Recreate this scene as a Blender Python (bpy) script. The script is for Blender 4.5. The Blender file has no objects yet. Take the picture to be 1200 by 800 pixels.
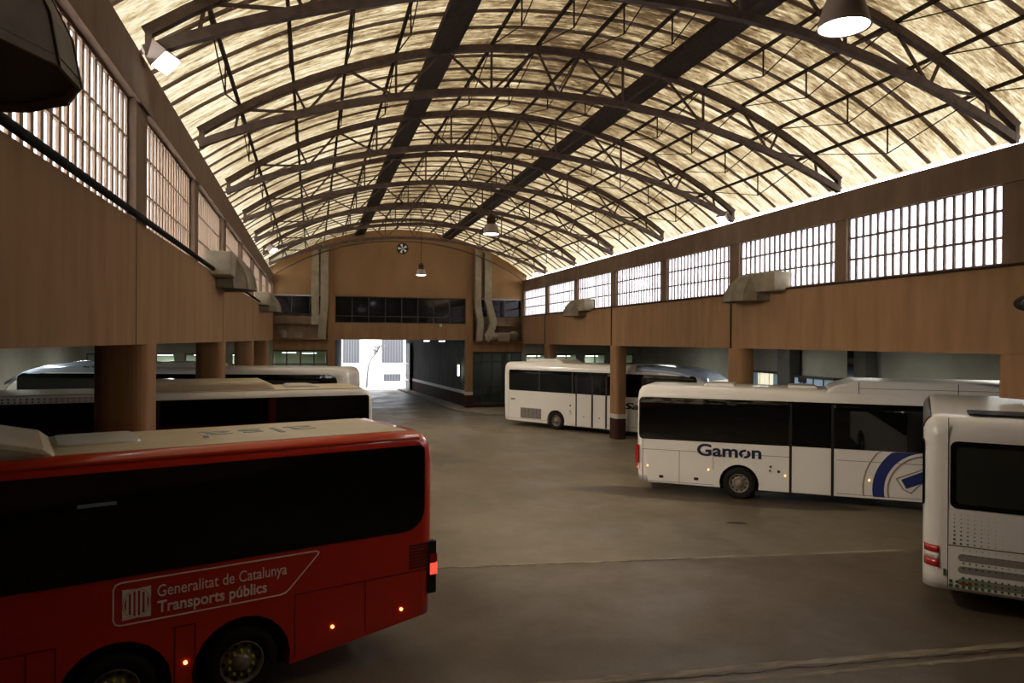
import bpy, bmesh, math, random
from math import sin, cos, pi, radians, atan, sqrt, hypot, degrees
from mathutils import Vector, Matrix
random.seed(7)
SC = bpy.context.scene
COL = SC.collection

# ------------------------------------------------------------------ materials
def mat(name, color=(.5, .5, .5), rough=.6, metal=0., spec=.5, emit=None, estr=0., coat=0.):
    m = bpy.data.materials.new(name); m.use_nodes = True
    b = m.node_tree.nodes['Principled BSDF']
    b.inputs['Base Color'].default_value = (*color, 1)
    b.inputs['Roughness'].default_value = rough
    b.inputs['Metallic'].default_value = metal
    b.inputs['Specular IOR Level'].default_value = spec
    b.inputs['Coat Weight'].default_value = coat
    b.inputs['Coat Roughness'].default_value = .08
    if emit:
        b.inputs['Emission Color'].default_value = (*emit, 1)
        b.inputs['Emission Strength'].default_value = estr
    return m

def noisy(m, c1, c2, scale=(1, 1, 1), nscale=2., detail=6., lo=.35, hi=.65, bump=0., c3=None, scale3=None, amt3=.5):
    """base colour = mix of two tones by stretched noise, optional second layer of a third tone"""
    nt = m.node_tree; N = nt.nodes; Lk = nt.links
    b = N['Principled BSDF']
    tc = N.new('ShaderNodeTexCoord'); mp = N.new('ShaderNodeMapping'); mp.inputs['Scale'].default_value = scale
    Lk.new(tc.outputs['Object'], mp.inputs['Vector'])
    no = N.new('ShaderNodeTexNoise'); no.inputs['Scale'].default_value = nscale; no.inputs['Detail'].default_value = detail
    Lk.new(mp.outputs[0], no.inputs['Vector'])
    mr = N.new('ShaderNodeMapRange'); mr.inputs[1].default_value = lo; mr.inputs[2].default_value = hi
    Lk.new(no.outputs['Fac'], mr.inputs[0])
    mx = N.new('ShaderNodeMix'); mx.data_type = 'RGBA'
    mx.inputs[6].default_value = (*c1, 1); mx.inputs[7].default_value = (*c2, 1)
    Lk.new(mr.outputs[0], mx.inputs[0])
    out = mx.outputs[2]
    if c3:
        mp3 = N.new('ShaderNodeMapping'); mp3.inputs['Scale'].default_value = scale3 or (1, 1, 1)
        mp3.inputs['Location'].default_value = (13.1, 4.7, 2.2)
        Lk.new(tc.outputs['Object'], mp3.inputs['Vector'])
        n3 = N.new('ShaderNodeTexNoise'); n3.inputs['Scale'].default_value = 1.; n3.inputs['Detail'].default_value = 5
        Lk.new(mp3.outputs[0], n3.inputs['Vector'])
        r3 = N.new('ShaderNodeMapRange'); r3.inputs[1].default_value = .52; r3.inputs[2].default_value = .72; r3.inputs[4].default_value = amt3
        Lk.new(n3.outputs['Fac'], r3.inputs[0])
        m3 = N.new('ShaderNodeMix'); m3.data_type = 'RGBA'
        Lk.new(r3.outputs[0], m3.inputs[0]); Lk.new(out, m3.inputs[6]); m3.inputs[7].default_value = (*c3, 1)
        out = m3.outputs[2]
    Lk.new(out, b.inputs['Base Color'])
    if bump:
        bp = N.new('ShaderNodeBump'); bp.inputs['Strength'].default_value = bump; bp.inputs['Distance'].default_value = .02
        Lk.new(no.outputs['Fac'], bp.inputs['Height']); Lk.new(bp.outputs[0], b.inputs['Normal'])
    return m

M = {}
def pane_mat(name, col, diff=.1):
    m = bpy.data.materials.new(name); m.use_nodes = True
    nt = m.node_tree; N = nt.nodes; L = nt.links; N.clear()
    out = N.new('ShaderNodeOutputMaterial')
    tr = N.new('ShaderNodeBsdfTranslucent'); tr.inputs['Color'].default_value = (*col, 1)
    df = N.new('ShaderNodeBsdfDiffuse'); df.inputs['Color'].default_value = (.5, .47, .42, 1)
    mx = N.new('ShaderNodeMixShader'); mx.inputs[0].default_value = diff
    L.new(tr.outputs[0], mx.inputs[1]); L.new(df.outputs[0], mx.inputs[2]); L.new(mx.outputs[0], out.inputs[0])
    return m
M['tan'] = noisy(mat('tan_concrete', rough=.9, spec=.15), (.218, .122, .058), (.280, .162, .081), (2.2, 2.2, .35), 1.2, 6, .3, .7, c3=(.22, .13, .065), scale3=(1.4, 1.4, .22), amt3=.6)
M['tan2'] = noisy(mat('column_concrete', rough=.85, spec=.2), (.225, .122, .058), (.29, .162, .082), (3, 3, .4), 1.5, 6, .3, .7, c3=(.17, .10, .055), scale3=(2.5, 2.5, .3), amt3=.5)
M['beam'] = noisy(mat('stained_beam_concrete', rough=.95, spec=.1), (.125, .082, .052), (.17, .112, .070), (1.5, 1.5, .5), 1.6, 6, .3, .7)
M['gable'] = noisy(mat('orange_brown_render', rough=.9, spec=.15), (.20, .112, .048), (.25, .145, .066), (.5, .5, .25), 1.2, 6, .3, .7, c3=(.26, .14, .06), scale3=(.5, .5, .3), amt3=.5)
M['maroon'] = mat('maroon_paint', (.045, .020, .016), .85, spec=.1)
M['whitepaint'] = noisy(mat('worn_white_paint', rough=.6), (.42, .38, .32), (.55, .52, .46), (1, 1, 1), 4)
M['aisle'] = noisy(mat('aisle_wall_render', rough=.9, spec=.2), (.30, .29, .235), (.36, .35, .29), (.5, .5, .6), 1.5)
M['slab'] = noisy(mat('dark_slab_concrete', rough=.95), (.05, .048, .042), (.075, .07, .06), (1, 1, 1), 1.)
M['steel'] = noisy(mat('brown_roof_steel', rough=.75, spec=.2), (.070, .047, .036), (.105, .072, .055), (2, 2, 2), 2.5)
M['steeldark'] = noisy(mat('dark_roof_steel', rough=.85, spec=.1), (.026, .017, .012), (.045, .030, .020), (3, 3, 3), 3.)
M['rib'] = pane_mat('half_lit_rib', (.24, .145, .075), .25)
M['bars'] = mat('backlit_brown_window_bars', (.14, .105, .10), .8, spec=.2)  # right-hand copy of the brown bars, backlit darkness put into the colour
M['slat'] = mat('hall_lit_window_bars', (.25, .175, .115), .8, spec=.2)  # left-hand copy of the same bars, light from the hall put into the colour
M['duct'] = noisy(mat('dirty_galvanised_duct', rough=.6, metal=.15), (.17, .14, .080), (.24, .195, .12), (1, 1, 1), 2.5, c3=(.2, .15, .09), scale3=(2, 2, .7), amt3=.6)
M['cowl'] = noisy(mat('dirty_cowl_sheet', rough=.7, metal=.1), (.13, .105, .070), (.19, .155, .105), (1, 1, 1), 2.5, c3=(.14, .105, .07), scale3=(1.5, 1.5, .8), amt3=.7)
M['blackhole'] = mat('black_rubber_and_shade', (.012, .012, .013), .6, spec=.3)
M['cable'] = mat('black_pipe', (.004, .004, .004), .8, spec=.1)
M['glassdark'] = mat('dark_window_glass', (.010, .010, .012), .06, spec=.6)
M['framedark'] = mat('dark_window_frame', (.035, .028, .024), .5)
M['white'] = noisy(mat('white_bus_paint', rough=.32, coat=.4), (.76, .73, .69), (.80, .77, .73), (1, 1, 1), .6, 4)
M['cream'] = noisy(mat('cream_roof_paint', rough=.42), (.62, .53, .38), (.70, .60, .44), (1, 1, 1), 1.1, 5, c3=(.52, .43, .30), scale3=(.8, .8, .8), amt3=.5)
M['red'] = mat('red_bus_paint', (.60, .024, .010), .30, coat=.5)
M['redtrim'] = mat('orange_red_roof_edge', (.60, .045, .012), .28, coat=.5)
M['busglass'] = mat('bus_glass', (.002, .003, .0035), .04, spec=.75)
M['tyre'] = mat('tyre_rubber', (.014, .013, .013), .8, spec=.2)
M['rim'] = noisy(mat('steel_rim', rough=.5, metal=.3), (.20, .17, .14), (.30, .26, .22), (1, 1, 1), 8)
M['rimdark'] = mat('rim_hole', (.01, .01, .01), .8)
M['nutyellow'] = mat('yellow_nut_pointer', (.55, .62, .06), .5)
M['seam'] = mat('panel_gap', (.05, .04, .035), .8)
M['redseam'] = mat('red_panel_gap', (.12, .008, .004), .8)
M['grille'] = mat('grey_grille', (.24, .22, .20), .6)
M['navy'] = mat('navy_lettering', (.010, .013, .06), .4)
M['blue'] = mat('blue_livery', (.018, .03, .16), .35)
M['brownline'] = mat('taupe_livery_line', (.28, .21, .17), .5)
M['black'] = mat('black_lettering', (.012, .011, .012), .5)
M['pink'] = mat('pale_pink_lettering', (.95, .80, .74), .5)
M['bluegrey'] = mat('blue_grey_lettering', (.22, .29, .32), .5)
M['green'] = mat('dot_pattern', (.03, .12, .035), .5)
M['amber'] = mat('amber_glow_reflector', (.8, .35, .08), .4, emit=(1., .42, .12), estr=3.5)  # side reflectors, their reflected glow painted in as emission
M['taillit'] = mat('lit_tail_lamp', (.6, .03, .02), .3, emit=(1., .06, .04), estr=1.6)
M['tailred'] = mat('red_lamp_lens', (.50, .012, .010), .15, coat=.6)
M['tailwhite'] = mat('clear_lamp_lens', (.62, .56, .52), .15, coat=.6)
M['silver'] = mat('daylit_silver_shell', (.42, .50, .62), .22, metal=.35, coat=.6)  # daylight reflected by the front roofs, painted as silver-blue
M['greyroof'] = mat('grey_roof_pod', (.74, .72, .69), .4, coat=.2)
M['lampmetal'] = mat('lamp_housing', (.27, .21, .19), .5, metal=.3)
M['lampglow'] = mat('lamp_lens', (1, 1, 1), .5, emit=(1., .97, .93), estr=14.)
M['floodglow'] = mat('flood_lens', (1, 1, 1), .5, emit=(.92, .95, 1.), estr=14.)
M['tube'] = mat('fluorescent_tube', (1, 1, 1), .5, emit=(.85, .97, 1.), estr=11.)
M['kiosk'] = mat('pale_blue_panel', (.42, .60, .80), .5)
M['litpane'] = mat('lit_office_window', (.8, .78, .6), .5, emit=(1., .93, .66), estr=.75)
M['office'] = mat('office_wall', (.55, .56, .42), .8)
M['officedark'] = mat('dim_shop_wall', (.11, .11, .085), .7)
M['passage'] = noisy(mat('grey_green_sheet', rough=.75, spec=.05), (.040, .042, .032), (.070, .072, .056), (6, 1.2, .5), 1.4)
M['kerbm'] = noisy(mat('kerb_concrete', rough=.85), (.17, .15, .12), (.24, .21, .17), (1, 1, 1), 3)
M['kerbred'] = mat('kerb_red_paint', (.13, .045, .025), .8)
M['facade'] = mat('white_facade', (.42, .43, .45), .9)
M['facwin'] = mat('grey_facade_shutter', (.035, .037, .042), .8)
M['facbar'] = mat('grey_bars', (.10, .10, .11), .8)
M['bark'] = mat('grey_bark', (.07, .06, .055), .9)
M['outground'] = mat('street_paving', (.40, .41, .43), .9)
M['tan_low'] = M['tan']

# floor
def floor_mat():
    m = mat('oily_concrete_floor', rough=.5, spec=.4)
    nt = m.node_tree; N = nt.nodes; L = nt.links; b = N['Principled BSDF']
    tc = N.new('ShaderNodeTexCoord')
    def noise(sc, s, d=6, loc=(0, 0, 0), r=.55):
        mp = N.new('ShaderNodeMapping'); mp.inputs['Scale'].default_value = sc; mp.inputs['Location'].default_value = loc
        L.new(tc.outputs['Object'], mp.inputs['Vector'])
        n = N.new('ShaderNodeTexNoise'); n.inputs['Scale'].default_value = s; n.inputs['Detail'].default_value = d; n.inputs['Roughness'].default_value = r
        L.new(mp.outputs[0], n.inputs['Vector']); return n.outputs['Fac']
    def rng(v, a, c, lo=0., hi=1.):
        r = N.new('ShaderNodeMapRange'); r.inputs[1].default_value = a; r.inputs[2].default_value = c
        r.inputs[3].default_value = lo; r.inputs[4].default_value = hi
        L.new(v, r.inputs[0]); return r.outputs[0]
    def mix(f, a, c):
        x = N.new('ShaderNodeMix'); x.data_type = 'RGBA'; L.new(f, x.inputs[0])
        for k, v in ((6, a), (7, c)):
            if isinstance(v, tuple): x.inputs[k].default_value = (*v, 1)
            else: L.new(v, x.inputs[k])
        return x.outputs[2]
    base = mix(rng(noise((1, 1, 1), .22, 8), .35, .65), (.148, .119, .080), (.205, .169, .116))
    big = mix(rng(noise((.12, .07, 1), 1., 5, (3, 9, 0)), .48, .66, 0, .65), base, (.095, .076, .055))
    # long tyre sweeps
    sweeps = mix(rng(noise((.9, .12, 1), .8, 5, (1, 2, 0)), .5, .72, 0, .4), big, (.22, .188, .14))
    grit = mix(rng(noise((1, 1, 1), 16., 6, r=.7), .35, .7, 0, .4), sweeps, (.085, .07, .052))
    sp_ = N.new('ShaderNodeSeparateXYZ'); L.new(tc.outputs['Object'], sp_.inputs[0])      # the slab in front of the joint is older and dirtier
    ln = N.new('ShaderNodeMath'); ln.operation = 'MULTIPLY_ADD'; L.new(sp_.outputs[0], ln.inputs[0]); ln.inputs[1].default_value = .128; L.new(sp_.outputs[1], ln.inputs[2])
    dk = N.new('ShaderNodeMix'); dk.data_type = 'RGBA'; dk.blend_type = 'MULTIPLY'; L.new(rng(ln.outputs[0], 16.2, 15.9, 0, 1), dk.inputs[0]); L.new(grit, dk.inputs[6]); dk.inputs[7].default_value = (.66, .62, .60, 1)
    grit = dk.outputs[2]
    spots = mix(rng(noise((.8, .8, 1), 1., 4, (7, 5, 0)), .68, .76, 0, .6), grit, (.04, .033, .026))
    L.new(spots, b.inputs['Base Color'])
    rr = rng(noise((1, 1, 1), .6, 5, (5, 5, 5)), .35, .65, .34, .62); L.new(rr, b.inputs['Roughness'])
    bp = N.new('ShaderNodeBump'); bp.inputs['Strength'].default_value = .25; bp.inputs['Distance'].default_value = .01
    L.new(noise((1, 1, 1), 22., 5), bp.inputs['Height']); L.new(bp.outputs[0], b.inputs['Normal'])
    return m
M['floor'] = floor_mat()
M['joint'] = noisy(mat('pale_floor_joint', rough=.8), (.16, .13, .095), (.28, .24, .18), (.8, 2, 1), 2.2, 8)
M['crack'] = mat('dark_floor_crack', (.04, .032, .025), .9)
M['floorpatch'] = mat('dark_floor_patch', (.075, .058, .040), .45)

XC, HW = 6.14, 8.69          # centre line and half width of the hall
def roof_mat():
    m = bpy.data.materials.new('translucent_roof_sheet'); m.use_nodes = True
    nt = m.node_tree; N = nt.nodes; L = nt.links; N.clear()
    out = N.new('ShaderNodeOutputMaterial')
    tc = N.new('ShaderNodeTexCoord')
    def noise(sc, s, d=6, r=.6):
        mp = N.new('ShaderNodeMapping'); mp.inputs['Scale'].default_value = sc
        L.new(tc.outputs['Object'], mp.inputs['Vector'])
        n = N.new('ShaderNodeTexNoise'); n.inputs['Scale'].default_value = s; n.inputs['Detail'].default_value = d; n.inputs['Roughness'].default_value = r
        L.new(mp.outputs[0], n.inputs['Vector']); return n.outputs['Fac']
    def mth(op, a, b_=None, c=None):
        x = N.new('ShaderNodeMath'); x.operation = op
        for k, v in enumerate((a, b_, c)):
            if v is None: continue
            if isinstance(v, (int, float)): x.inputs[k].default_value = v
            else: L.new(v, x.inputs[k])
        return x.outputs[0]
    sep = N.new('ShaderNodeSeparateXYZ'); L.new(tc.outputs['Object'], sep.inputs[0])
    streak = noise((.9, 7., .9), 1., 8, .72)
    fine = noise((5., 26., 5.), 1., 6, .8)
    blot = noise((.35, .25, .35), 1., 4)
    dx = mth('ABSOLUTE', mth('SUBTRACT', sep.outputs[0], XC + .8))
    crown = mth('SUBTRACT', 1., mth('MULTIPLY', dx, 1 / 5.5)); crown = mth('MULTIPLY', mth('MAXIMUM', crown, 0.), mth('MAXIMUM', mth('SUBTRACT', 1.25, mth('MULTIPLY', sep.outputs[1], 1 / 44)), .25))     # darker along the crown, most at the near end
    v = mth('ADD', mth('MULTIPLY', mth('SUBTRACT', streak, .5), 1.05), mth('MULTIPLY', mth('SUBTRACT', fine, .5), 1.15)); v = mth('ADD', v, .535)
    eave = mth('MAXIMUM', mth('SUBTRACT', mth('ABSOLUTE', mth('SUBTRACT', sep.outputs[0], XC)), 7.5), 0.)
    v = mth('ADD', v, mth('MULTIPLY', eave, .10))  # paler towards the eaves: cleaner sheet, plus glare painted into the colour
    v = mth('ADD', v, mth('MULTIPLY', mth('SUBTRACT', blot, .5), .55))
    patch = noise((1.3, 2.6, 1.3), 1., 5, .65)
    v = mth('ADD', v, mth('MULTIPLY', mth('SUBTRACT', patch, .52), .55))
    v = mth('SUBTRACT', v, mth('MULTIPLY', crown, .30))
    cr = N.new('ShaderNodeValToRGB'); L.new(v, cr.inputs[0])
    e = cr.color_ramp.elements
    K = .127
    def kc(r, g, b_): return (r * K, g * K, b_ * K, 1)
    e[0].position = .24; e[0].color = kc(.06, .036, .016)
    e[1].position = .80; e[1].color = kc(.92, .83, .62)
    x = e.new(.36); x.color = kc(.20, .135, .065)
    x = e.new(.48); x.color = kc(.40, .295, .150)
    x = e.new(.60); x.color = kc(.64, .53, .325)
    tr = N.new('ShaderNodeBsdfTranslucent'); L.new(cr.outputs[0], tr.inputs['Color'])
    df = N.new('ShaderNodeBsdfDiffuse'); df.inputs['Color'].default_value = (.30, .22, .12, 1)
    mx = N.new('ShaderNodeMixShader'); mx.inputs[0].default_value = .12
    L.new(tr.outputs[0], mx.inputs[1]); L.new(df.outputs[0], mx.inputs[2]); L.new(mx.outputs[0], out.inputs[0])
    return m
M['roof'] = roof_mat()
M['frost'] = pane_mat('frosted_pane', (.92, .92, .95))
def clear_mat():
    m = bpy.data.materials.new('clear_pane'); m.use_nodes = True
    nt = m.node_tree; N = nt.nodes; L = nt.links; N.clear()
    out = N.new('ShaderNodeOutputMaterial')
    tr = N.new('ShaderNodeBsdfTransparent'); tr.inputs['Color'].default_value = (.72, .76, .72, 1)
    gl = N.new('ShaderNodeBsdfGlossy'); gl.inputs['Roughness'].default_value = .03
    fr = N.new('ShaderNodeFresnel'); fr.inputs[0].default_value = 1.5
    mx = N.new('ShaderNodeMixShader'); L.new(fr.outputs[0], mx.inputs[0])
    L.new(tr.outputs[0], mx.inputs[1]); L.new(gl.outputs[0], mx.inputs[2]); L.new(mx.outputs[0], out.inputs[0])
    return m
M['clear'] = clear_mat()

# ------------------------------------------------------------------ mesh helpers
class MB:
    def __init__(s): s.v = []; s.f = []; s.sm = []
    def add(s, vs, fs, smooth=False):
        o = len(s.v); s.v += [tuple(v) for v in vs]
        s.f += [tuple(i + o for i in f) for f in fs]; s.sm += [smooth] * len(fs); return s
    def box(s, x0, x1, y0, y1, z0, z1):
        x0, x1 = min(x0, x1), max(x0, x1); y0, y1 = min(y0, y1), max(y0, y1); z0, z1 = min(z0, z1), max(z0, z1)
        return s.add([(x0, y0, z0), (x1, y0, z0), (x1, y1, z0), (x0, y1, z0), (x0, y0, z1), (x1, y0, z1), (x1, y1, z1), (x0, y1, z1)],
                     [(0, 3, 2, 1), (4, 5, 6, 7), (0, 1, 5, 4), (1, 2, 6, 5), (2, 3, 7, 6), (3, 0, 4, 7)])
    def bar(s, a, b, w, h=None, up=(0, 0, 1)):
        h = h or w; a = Vector(a); b = Vector(b); d = (b - a)
        if d.length < 1e-6: return s
        d.normalize(); u = Vector(up)
        if abs(d.dot(u)) > .98: u = Vector((0, 1, 0))
        r = d.cross(u).normalized(); u = r.cross(d).normalized()
        vs = [p + r * (sx * w / 2) + u * (sz * h / 2) for p in (a, b) for sx, sz in ((-1, -1), (1, -1), (1, 1), (-1, 1))]
        return s.add(vs, [(0, 1, 2, 3), (7, 6, 5, 4), (0, 4, 5, 1), (1, 5, 6, 2), (2, 6, 7, 3), (3, 7, 4, 0)])
    def tube(s, pts, r, n=8, caps=True):
        pts = [Vector(p) for p in pts]; rings = []
        rr = r if isinstance(r, (list, tuple)) else [r] * len(pts)
        for i, p in enumerate(pts):
            d = (pts[min(i + 1, len(pts) - 1)] - pts[max(i - 1, 0)]).normalized()
            u = Vector((0, 0, 1)) if abs(d.z) < .9 else Vector((0, 1, 0))
            a = d.cross(u).normalized(); b = a.cross(d).normalized()
            rings.append([p + (a * cos(2 * pi * k / n) + b * sin(2 * pi * k / n)) * rr[i] for k in range(n)])
        vs = [v for r_ in rings for v in r_]; fs = []
        for i in range(len(pts) - 1):
            for k in range(n):
                fs.append((i * n + k, i * n + (k + 1) % n, (i + 1) * n + (k + 1) % n, (i + 1) * n + k))
        s.add(vs, fs, True)
        if caps:
            s.add(rings[0], [tuple(range(n))]); s.add(rings[-1], [tuple(range(n))[::-1]])
        return s
    def sweep(s, pts, w, h):
        """box section swept along an arc lying in a plane Y=const: w along Y, h radial"""
        n = len(pts); vs = []
        for i, (x, y, z) in enumerate(pts):
            a = Vector(pts[max(i - 1, 0)]); b = Vector(pts[min(i + 1, n - 1)]); d = (b - a).normalized()
            nn = Vector((-d.z, 0, d.x))
            for sy, sn in ((-1, -1), (1, -1), (1, 1), (-1, 1)):
                vs.append((x + nn.x * sn * h / 2, y + sy * w / 2, z + nn.z * sn * h / 2))
        fs = [(3, 2, 1, 0), tuple(4 * (n - 1) + k for k in range(4))]
        for i in range(n - 1):
            for k in range(4):
                fs.append((4 * i + k, 4 * i + (k + 1) % 4, 4 * i + 4 + (k + 1) % 4, 4 * i + 4 + k))
        return s.add(vs, fs)
    def lathe(s, prof, c=(0, 0, 0), axis='z', n=32, smooth=True):
        vs = []; m = len(prof)
        for k in range(n):
            a = 2 * pi * k / n
            for r, h in prof:
                p = (r * cos(a), r * sin(a), h) if axis == 'z' else (r * cos(a), h, r * sin(a))
                vs.append((p[0] + c[0], p[1] + c[1], p[2] + c[2]))
        fs = []
        for k in range(n):
            k2 = (k + 1) % n
            for j in range(m - 1):
                f = (k * m + j, k2 * m + j, k2 * m + j + 1, k * m + j + 1)
                fs.append(f)
        return s.add(vs, fs, smooth)
    def prism(s, poly, a0, a1, plane='xz'):
        """polygon in plane extruded from a0 to a1 along the third axis"""
        n = len(poly)
        def P(p, a):
            return {'xz': (p[0], a, p[1]), 'yz': (a, p[0], p[1]), 'xy': (p[0], p[1], a)}[plane]
        vs = [P(p, a0) for p in poly] + [P(p, a1) for p in poly]
        fs = [tuple(range(n)), tuple(range(2 * n - 1, n - 1, -1))]
        fs += [(i, i + n, (i + 1) % n + n, (i + 1) % n) for i in range(n)]
        return s.add(vs, fs)
    def disc(s, c, r, axis='y', t=.01, n=16):
        poly = [(c[0] + r * cos(2 * pi * k / n), c[2] + r * sin(2 * pi * k / n)) if axis == 'y' else
                (c[1] + r * cos(2 * pi * k / n), c[2] + r * sin(2 * pi * k / n)) for k in range(n)]
        return s.prism(poly, (c[1] if axis == 'y' else c[0]) - t, (c[1] if axis == 'y' else c[0]) + t, 'xz' if axis == 'y' else 'yz')
    def build(s, name, material, parent=None, bevel=0., **tags):
        me = bpy.data.meshes.new(name)
        me.from_pydata(s.v, [], s.f)
        me.polygons.foreach_set('use_smooth', s.sm)
        bm = bmesh.new(); bm.from_mesh(me); bmesh.ops.recalc_face_normals(bm, faces=bm.faces); bm.to_mesh(me); bm.free()
        me.materials.append(material)
        o = bpy.data.objects.new(name, me); COL.objects.link(o)
        if parent: o.parent = parent
        if bevel:
            b = o.modifiers.new('bevel', 'BEVEL'); b.width = bevel; b.segments = 2; b.limit_method = 'ANGLE'
        tag(o, **tags); return o

def tag(o, label=None, cat=None, group=None, kind=None):
    if label: o['label'] = label
    if cat: o['category'] = cat
    if group: o['group'] = group
    if kind: o['kind'] = kind
    return o
def empty(name, loc=(0, 0, 0), rz=0., **t):
    o = bpy.data.objects.new(name, None); COL.objects.link(o); o.empty_display_size = .2
    o.location = loc; o.rotation_euler = (0, 0, rz); return tag(o, **t)
def copy_tree(o, parent=None):
    c = o.copy(); COL.objects.link(c)
    if parent: c.parent = parent
    for ch in [x for x in bpy.data.objects if x.parent == o]: copy_tree(ch, c)
    return c
def merge_into(o, mb, material):
    me = o.data; bm = bmesh.new(); bm.from_mesh(me); me.materials.append(material); idx = len(me.materials) - 1
    vs = [bm.verts.new(v) for v in mb.v]
    for f in mb.f:
        fc = bm.faces.new([vs[i] for i in f]); fc.material_index = idx
    bm.to_mesh(me); bm.free()
def rrect(x0, x1, z0, z1, r, n=5):
    if not isinstance(r, (tuple, list)): r = (r,) * 4
    pts = []
    for (cx, cz, a0, rr) in ((x1 - r[0], z1 - r[0], 0, r[0]), (x0 + r[1], z1 - r[1], 90, r[1]), (x0 + r[2], z0 + r[2], 180, r[2]), (x1 - r[3], z0 + r[3], 270, r[3])):
        if rr < 1e-4: pts.append((cx, cz)); continue
        for k in range(n + 1):
            a = radians(a0 + 90 * k / n); pts.append((cx + rr * cos(a), cz + rr * sin(a)))
    return pts

def text_obj(name, body, material, parent, width, M4, bold=0., shear=0., height=None, thick=.004):
    """lettering as a mesh, scaled so that it is `width` long; M4 places the text plane (x right, y up)"""
    cu = bpy.data.curves.new(name, 'FONT'); cu.body = body; cu.size = 1; cu.offset = bold; cu.shear = shear; cu.extrude = .01
    cu.resolution_u = 4
    tmp = bpy.data.objects.new(name + '_tmp', cu); COL.objects.link(tmp)
    dg = bpy.context.evaluated_depsgraph_get()
    me = bpy.data.meshes.new_from_object(tmp.evaluated_get(dg)); bpy.data.objects.remove(tmp)
    xs = [v.co.x for v in me.vertices]; ys = [v.co.y for v in me.vertices]
    sx = width / (max(xs) - min(xs)); sy = sx if height is None else height / (max(ys) - min(ys))
    x0 = min(xs)
    for v in me.vertices:
        v.co = Vector(((v.co.x - x0) * sx, v.co.y * sy, v.co.z / .01 * thick))
    me.transform(M4); me.materials.clear(); me.materials.append(material)
    o = bpy.data.objects.new(name, me); COL.objects.link(o); o.parent = parent; return o
def M_right(x, y, z):   # on a right-hand side (normal -y), reading towards +x
    return Matrix(((1, 0, 0, x), (0, 0, -1, y), (0, 1, 0, z), (0, 0, 0, 1)))
def M_left(x, y, z):    # on a left-hand side (normal +y), reading towards -x
    return Matrix(((-1, 0, 0, x), (0, 0, 1, y), (0, 1, 0, z), (0, 0, 0, 1)))

# ------------------------------------------------------------------ setting
S = 5.52; Y0 = 12.36
XL, XR = XC - HW, XC + HW          # -2.55 , 14.83
YB, YE = -4.2, 51.0
def Yn(n): return Y0 + S * n
XAL, XAR = -14.0, 24.0             # backs of the side aisles
struct = dict(kind='structure')
MB().box(XAL, XAR, YB, 72.5, -.2, 0).build('floor', M['floor'], **struct)

# roof skin : circular arc, crown 12.7, 9.95 over the wall line, overhanging to 9.15 from the centre line
def skin_z(x, crown=12.7, end=9.95, at=HW):
    rise = crown - end; R = (at * at + rise * rise) / (2 * rise); return crown - R + sqrt(R * R - x * x)
mb = MB(); n = 48; xs = [-9.2 + 18.4 * i / n for i in range(n + 1)]
ys = [5.0, YE + .3]
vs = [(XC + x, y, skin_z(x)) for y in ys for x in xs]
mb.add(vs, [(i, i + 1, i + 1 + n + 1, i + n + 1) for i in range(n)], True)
mb.build('ceiling', M['roof'], **struct)

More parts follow.
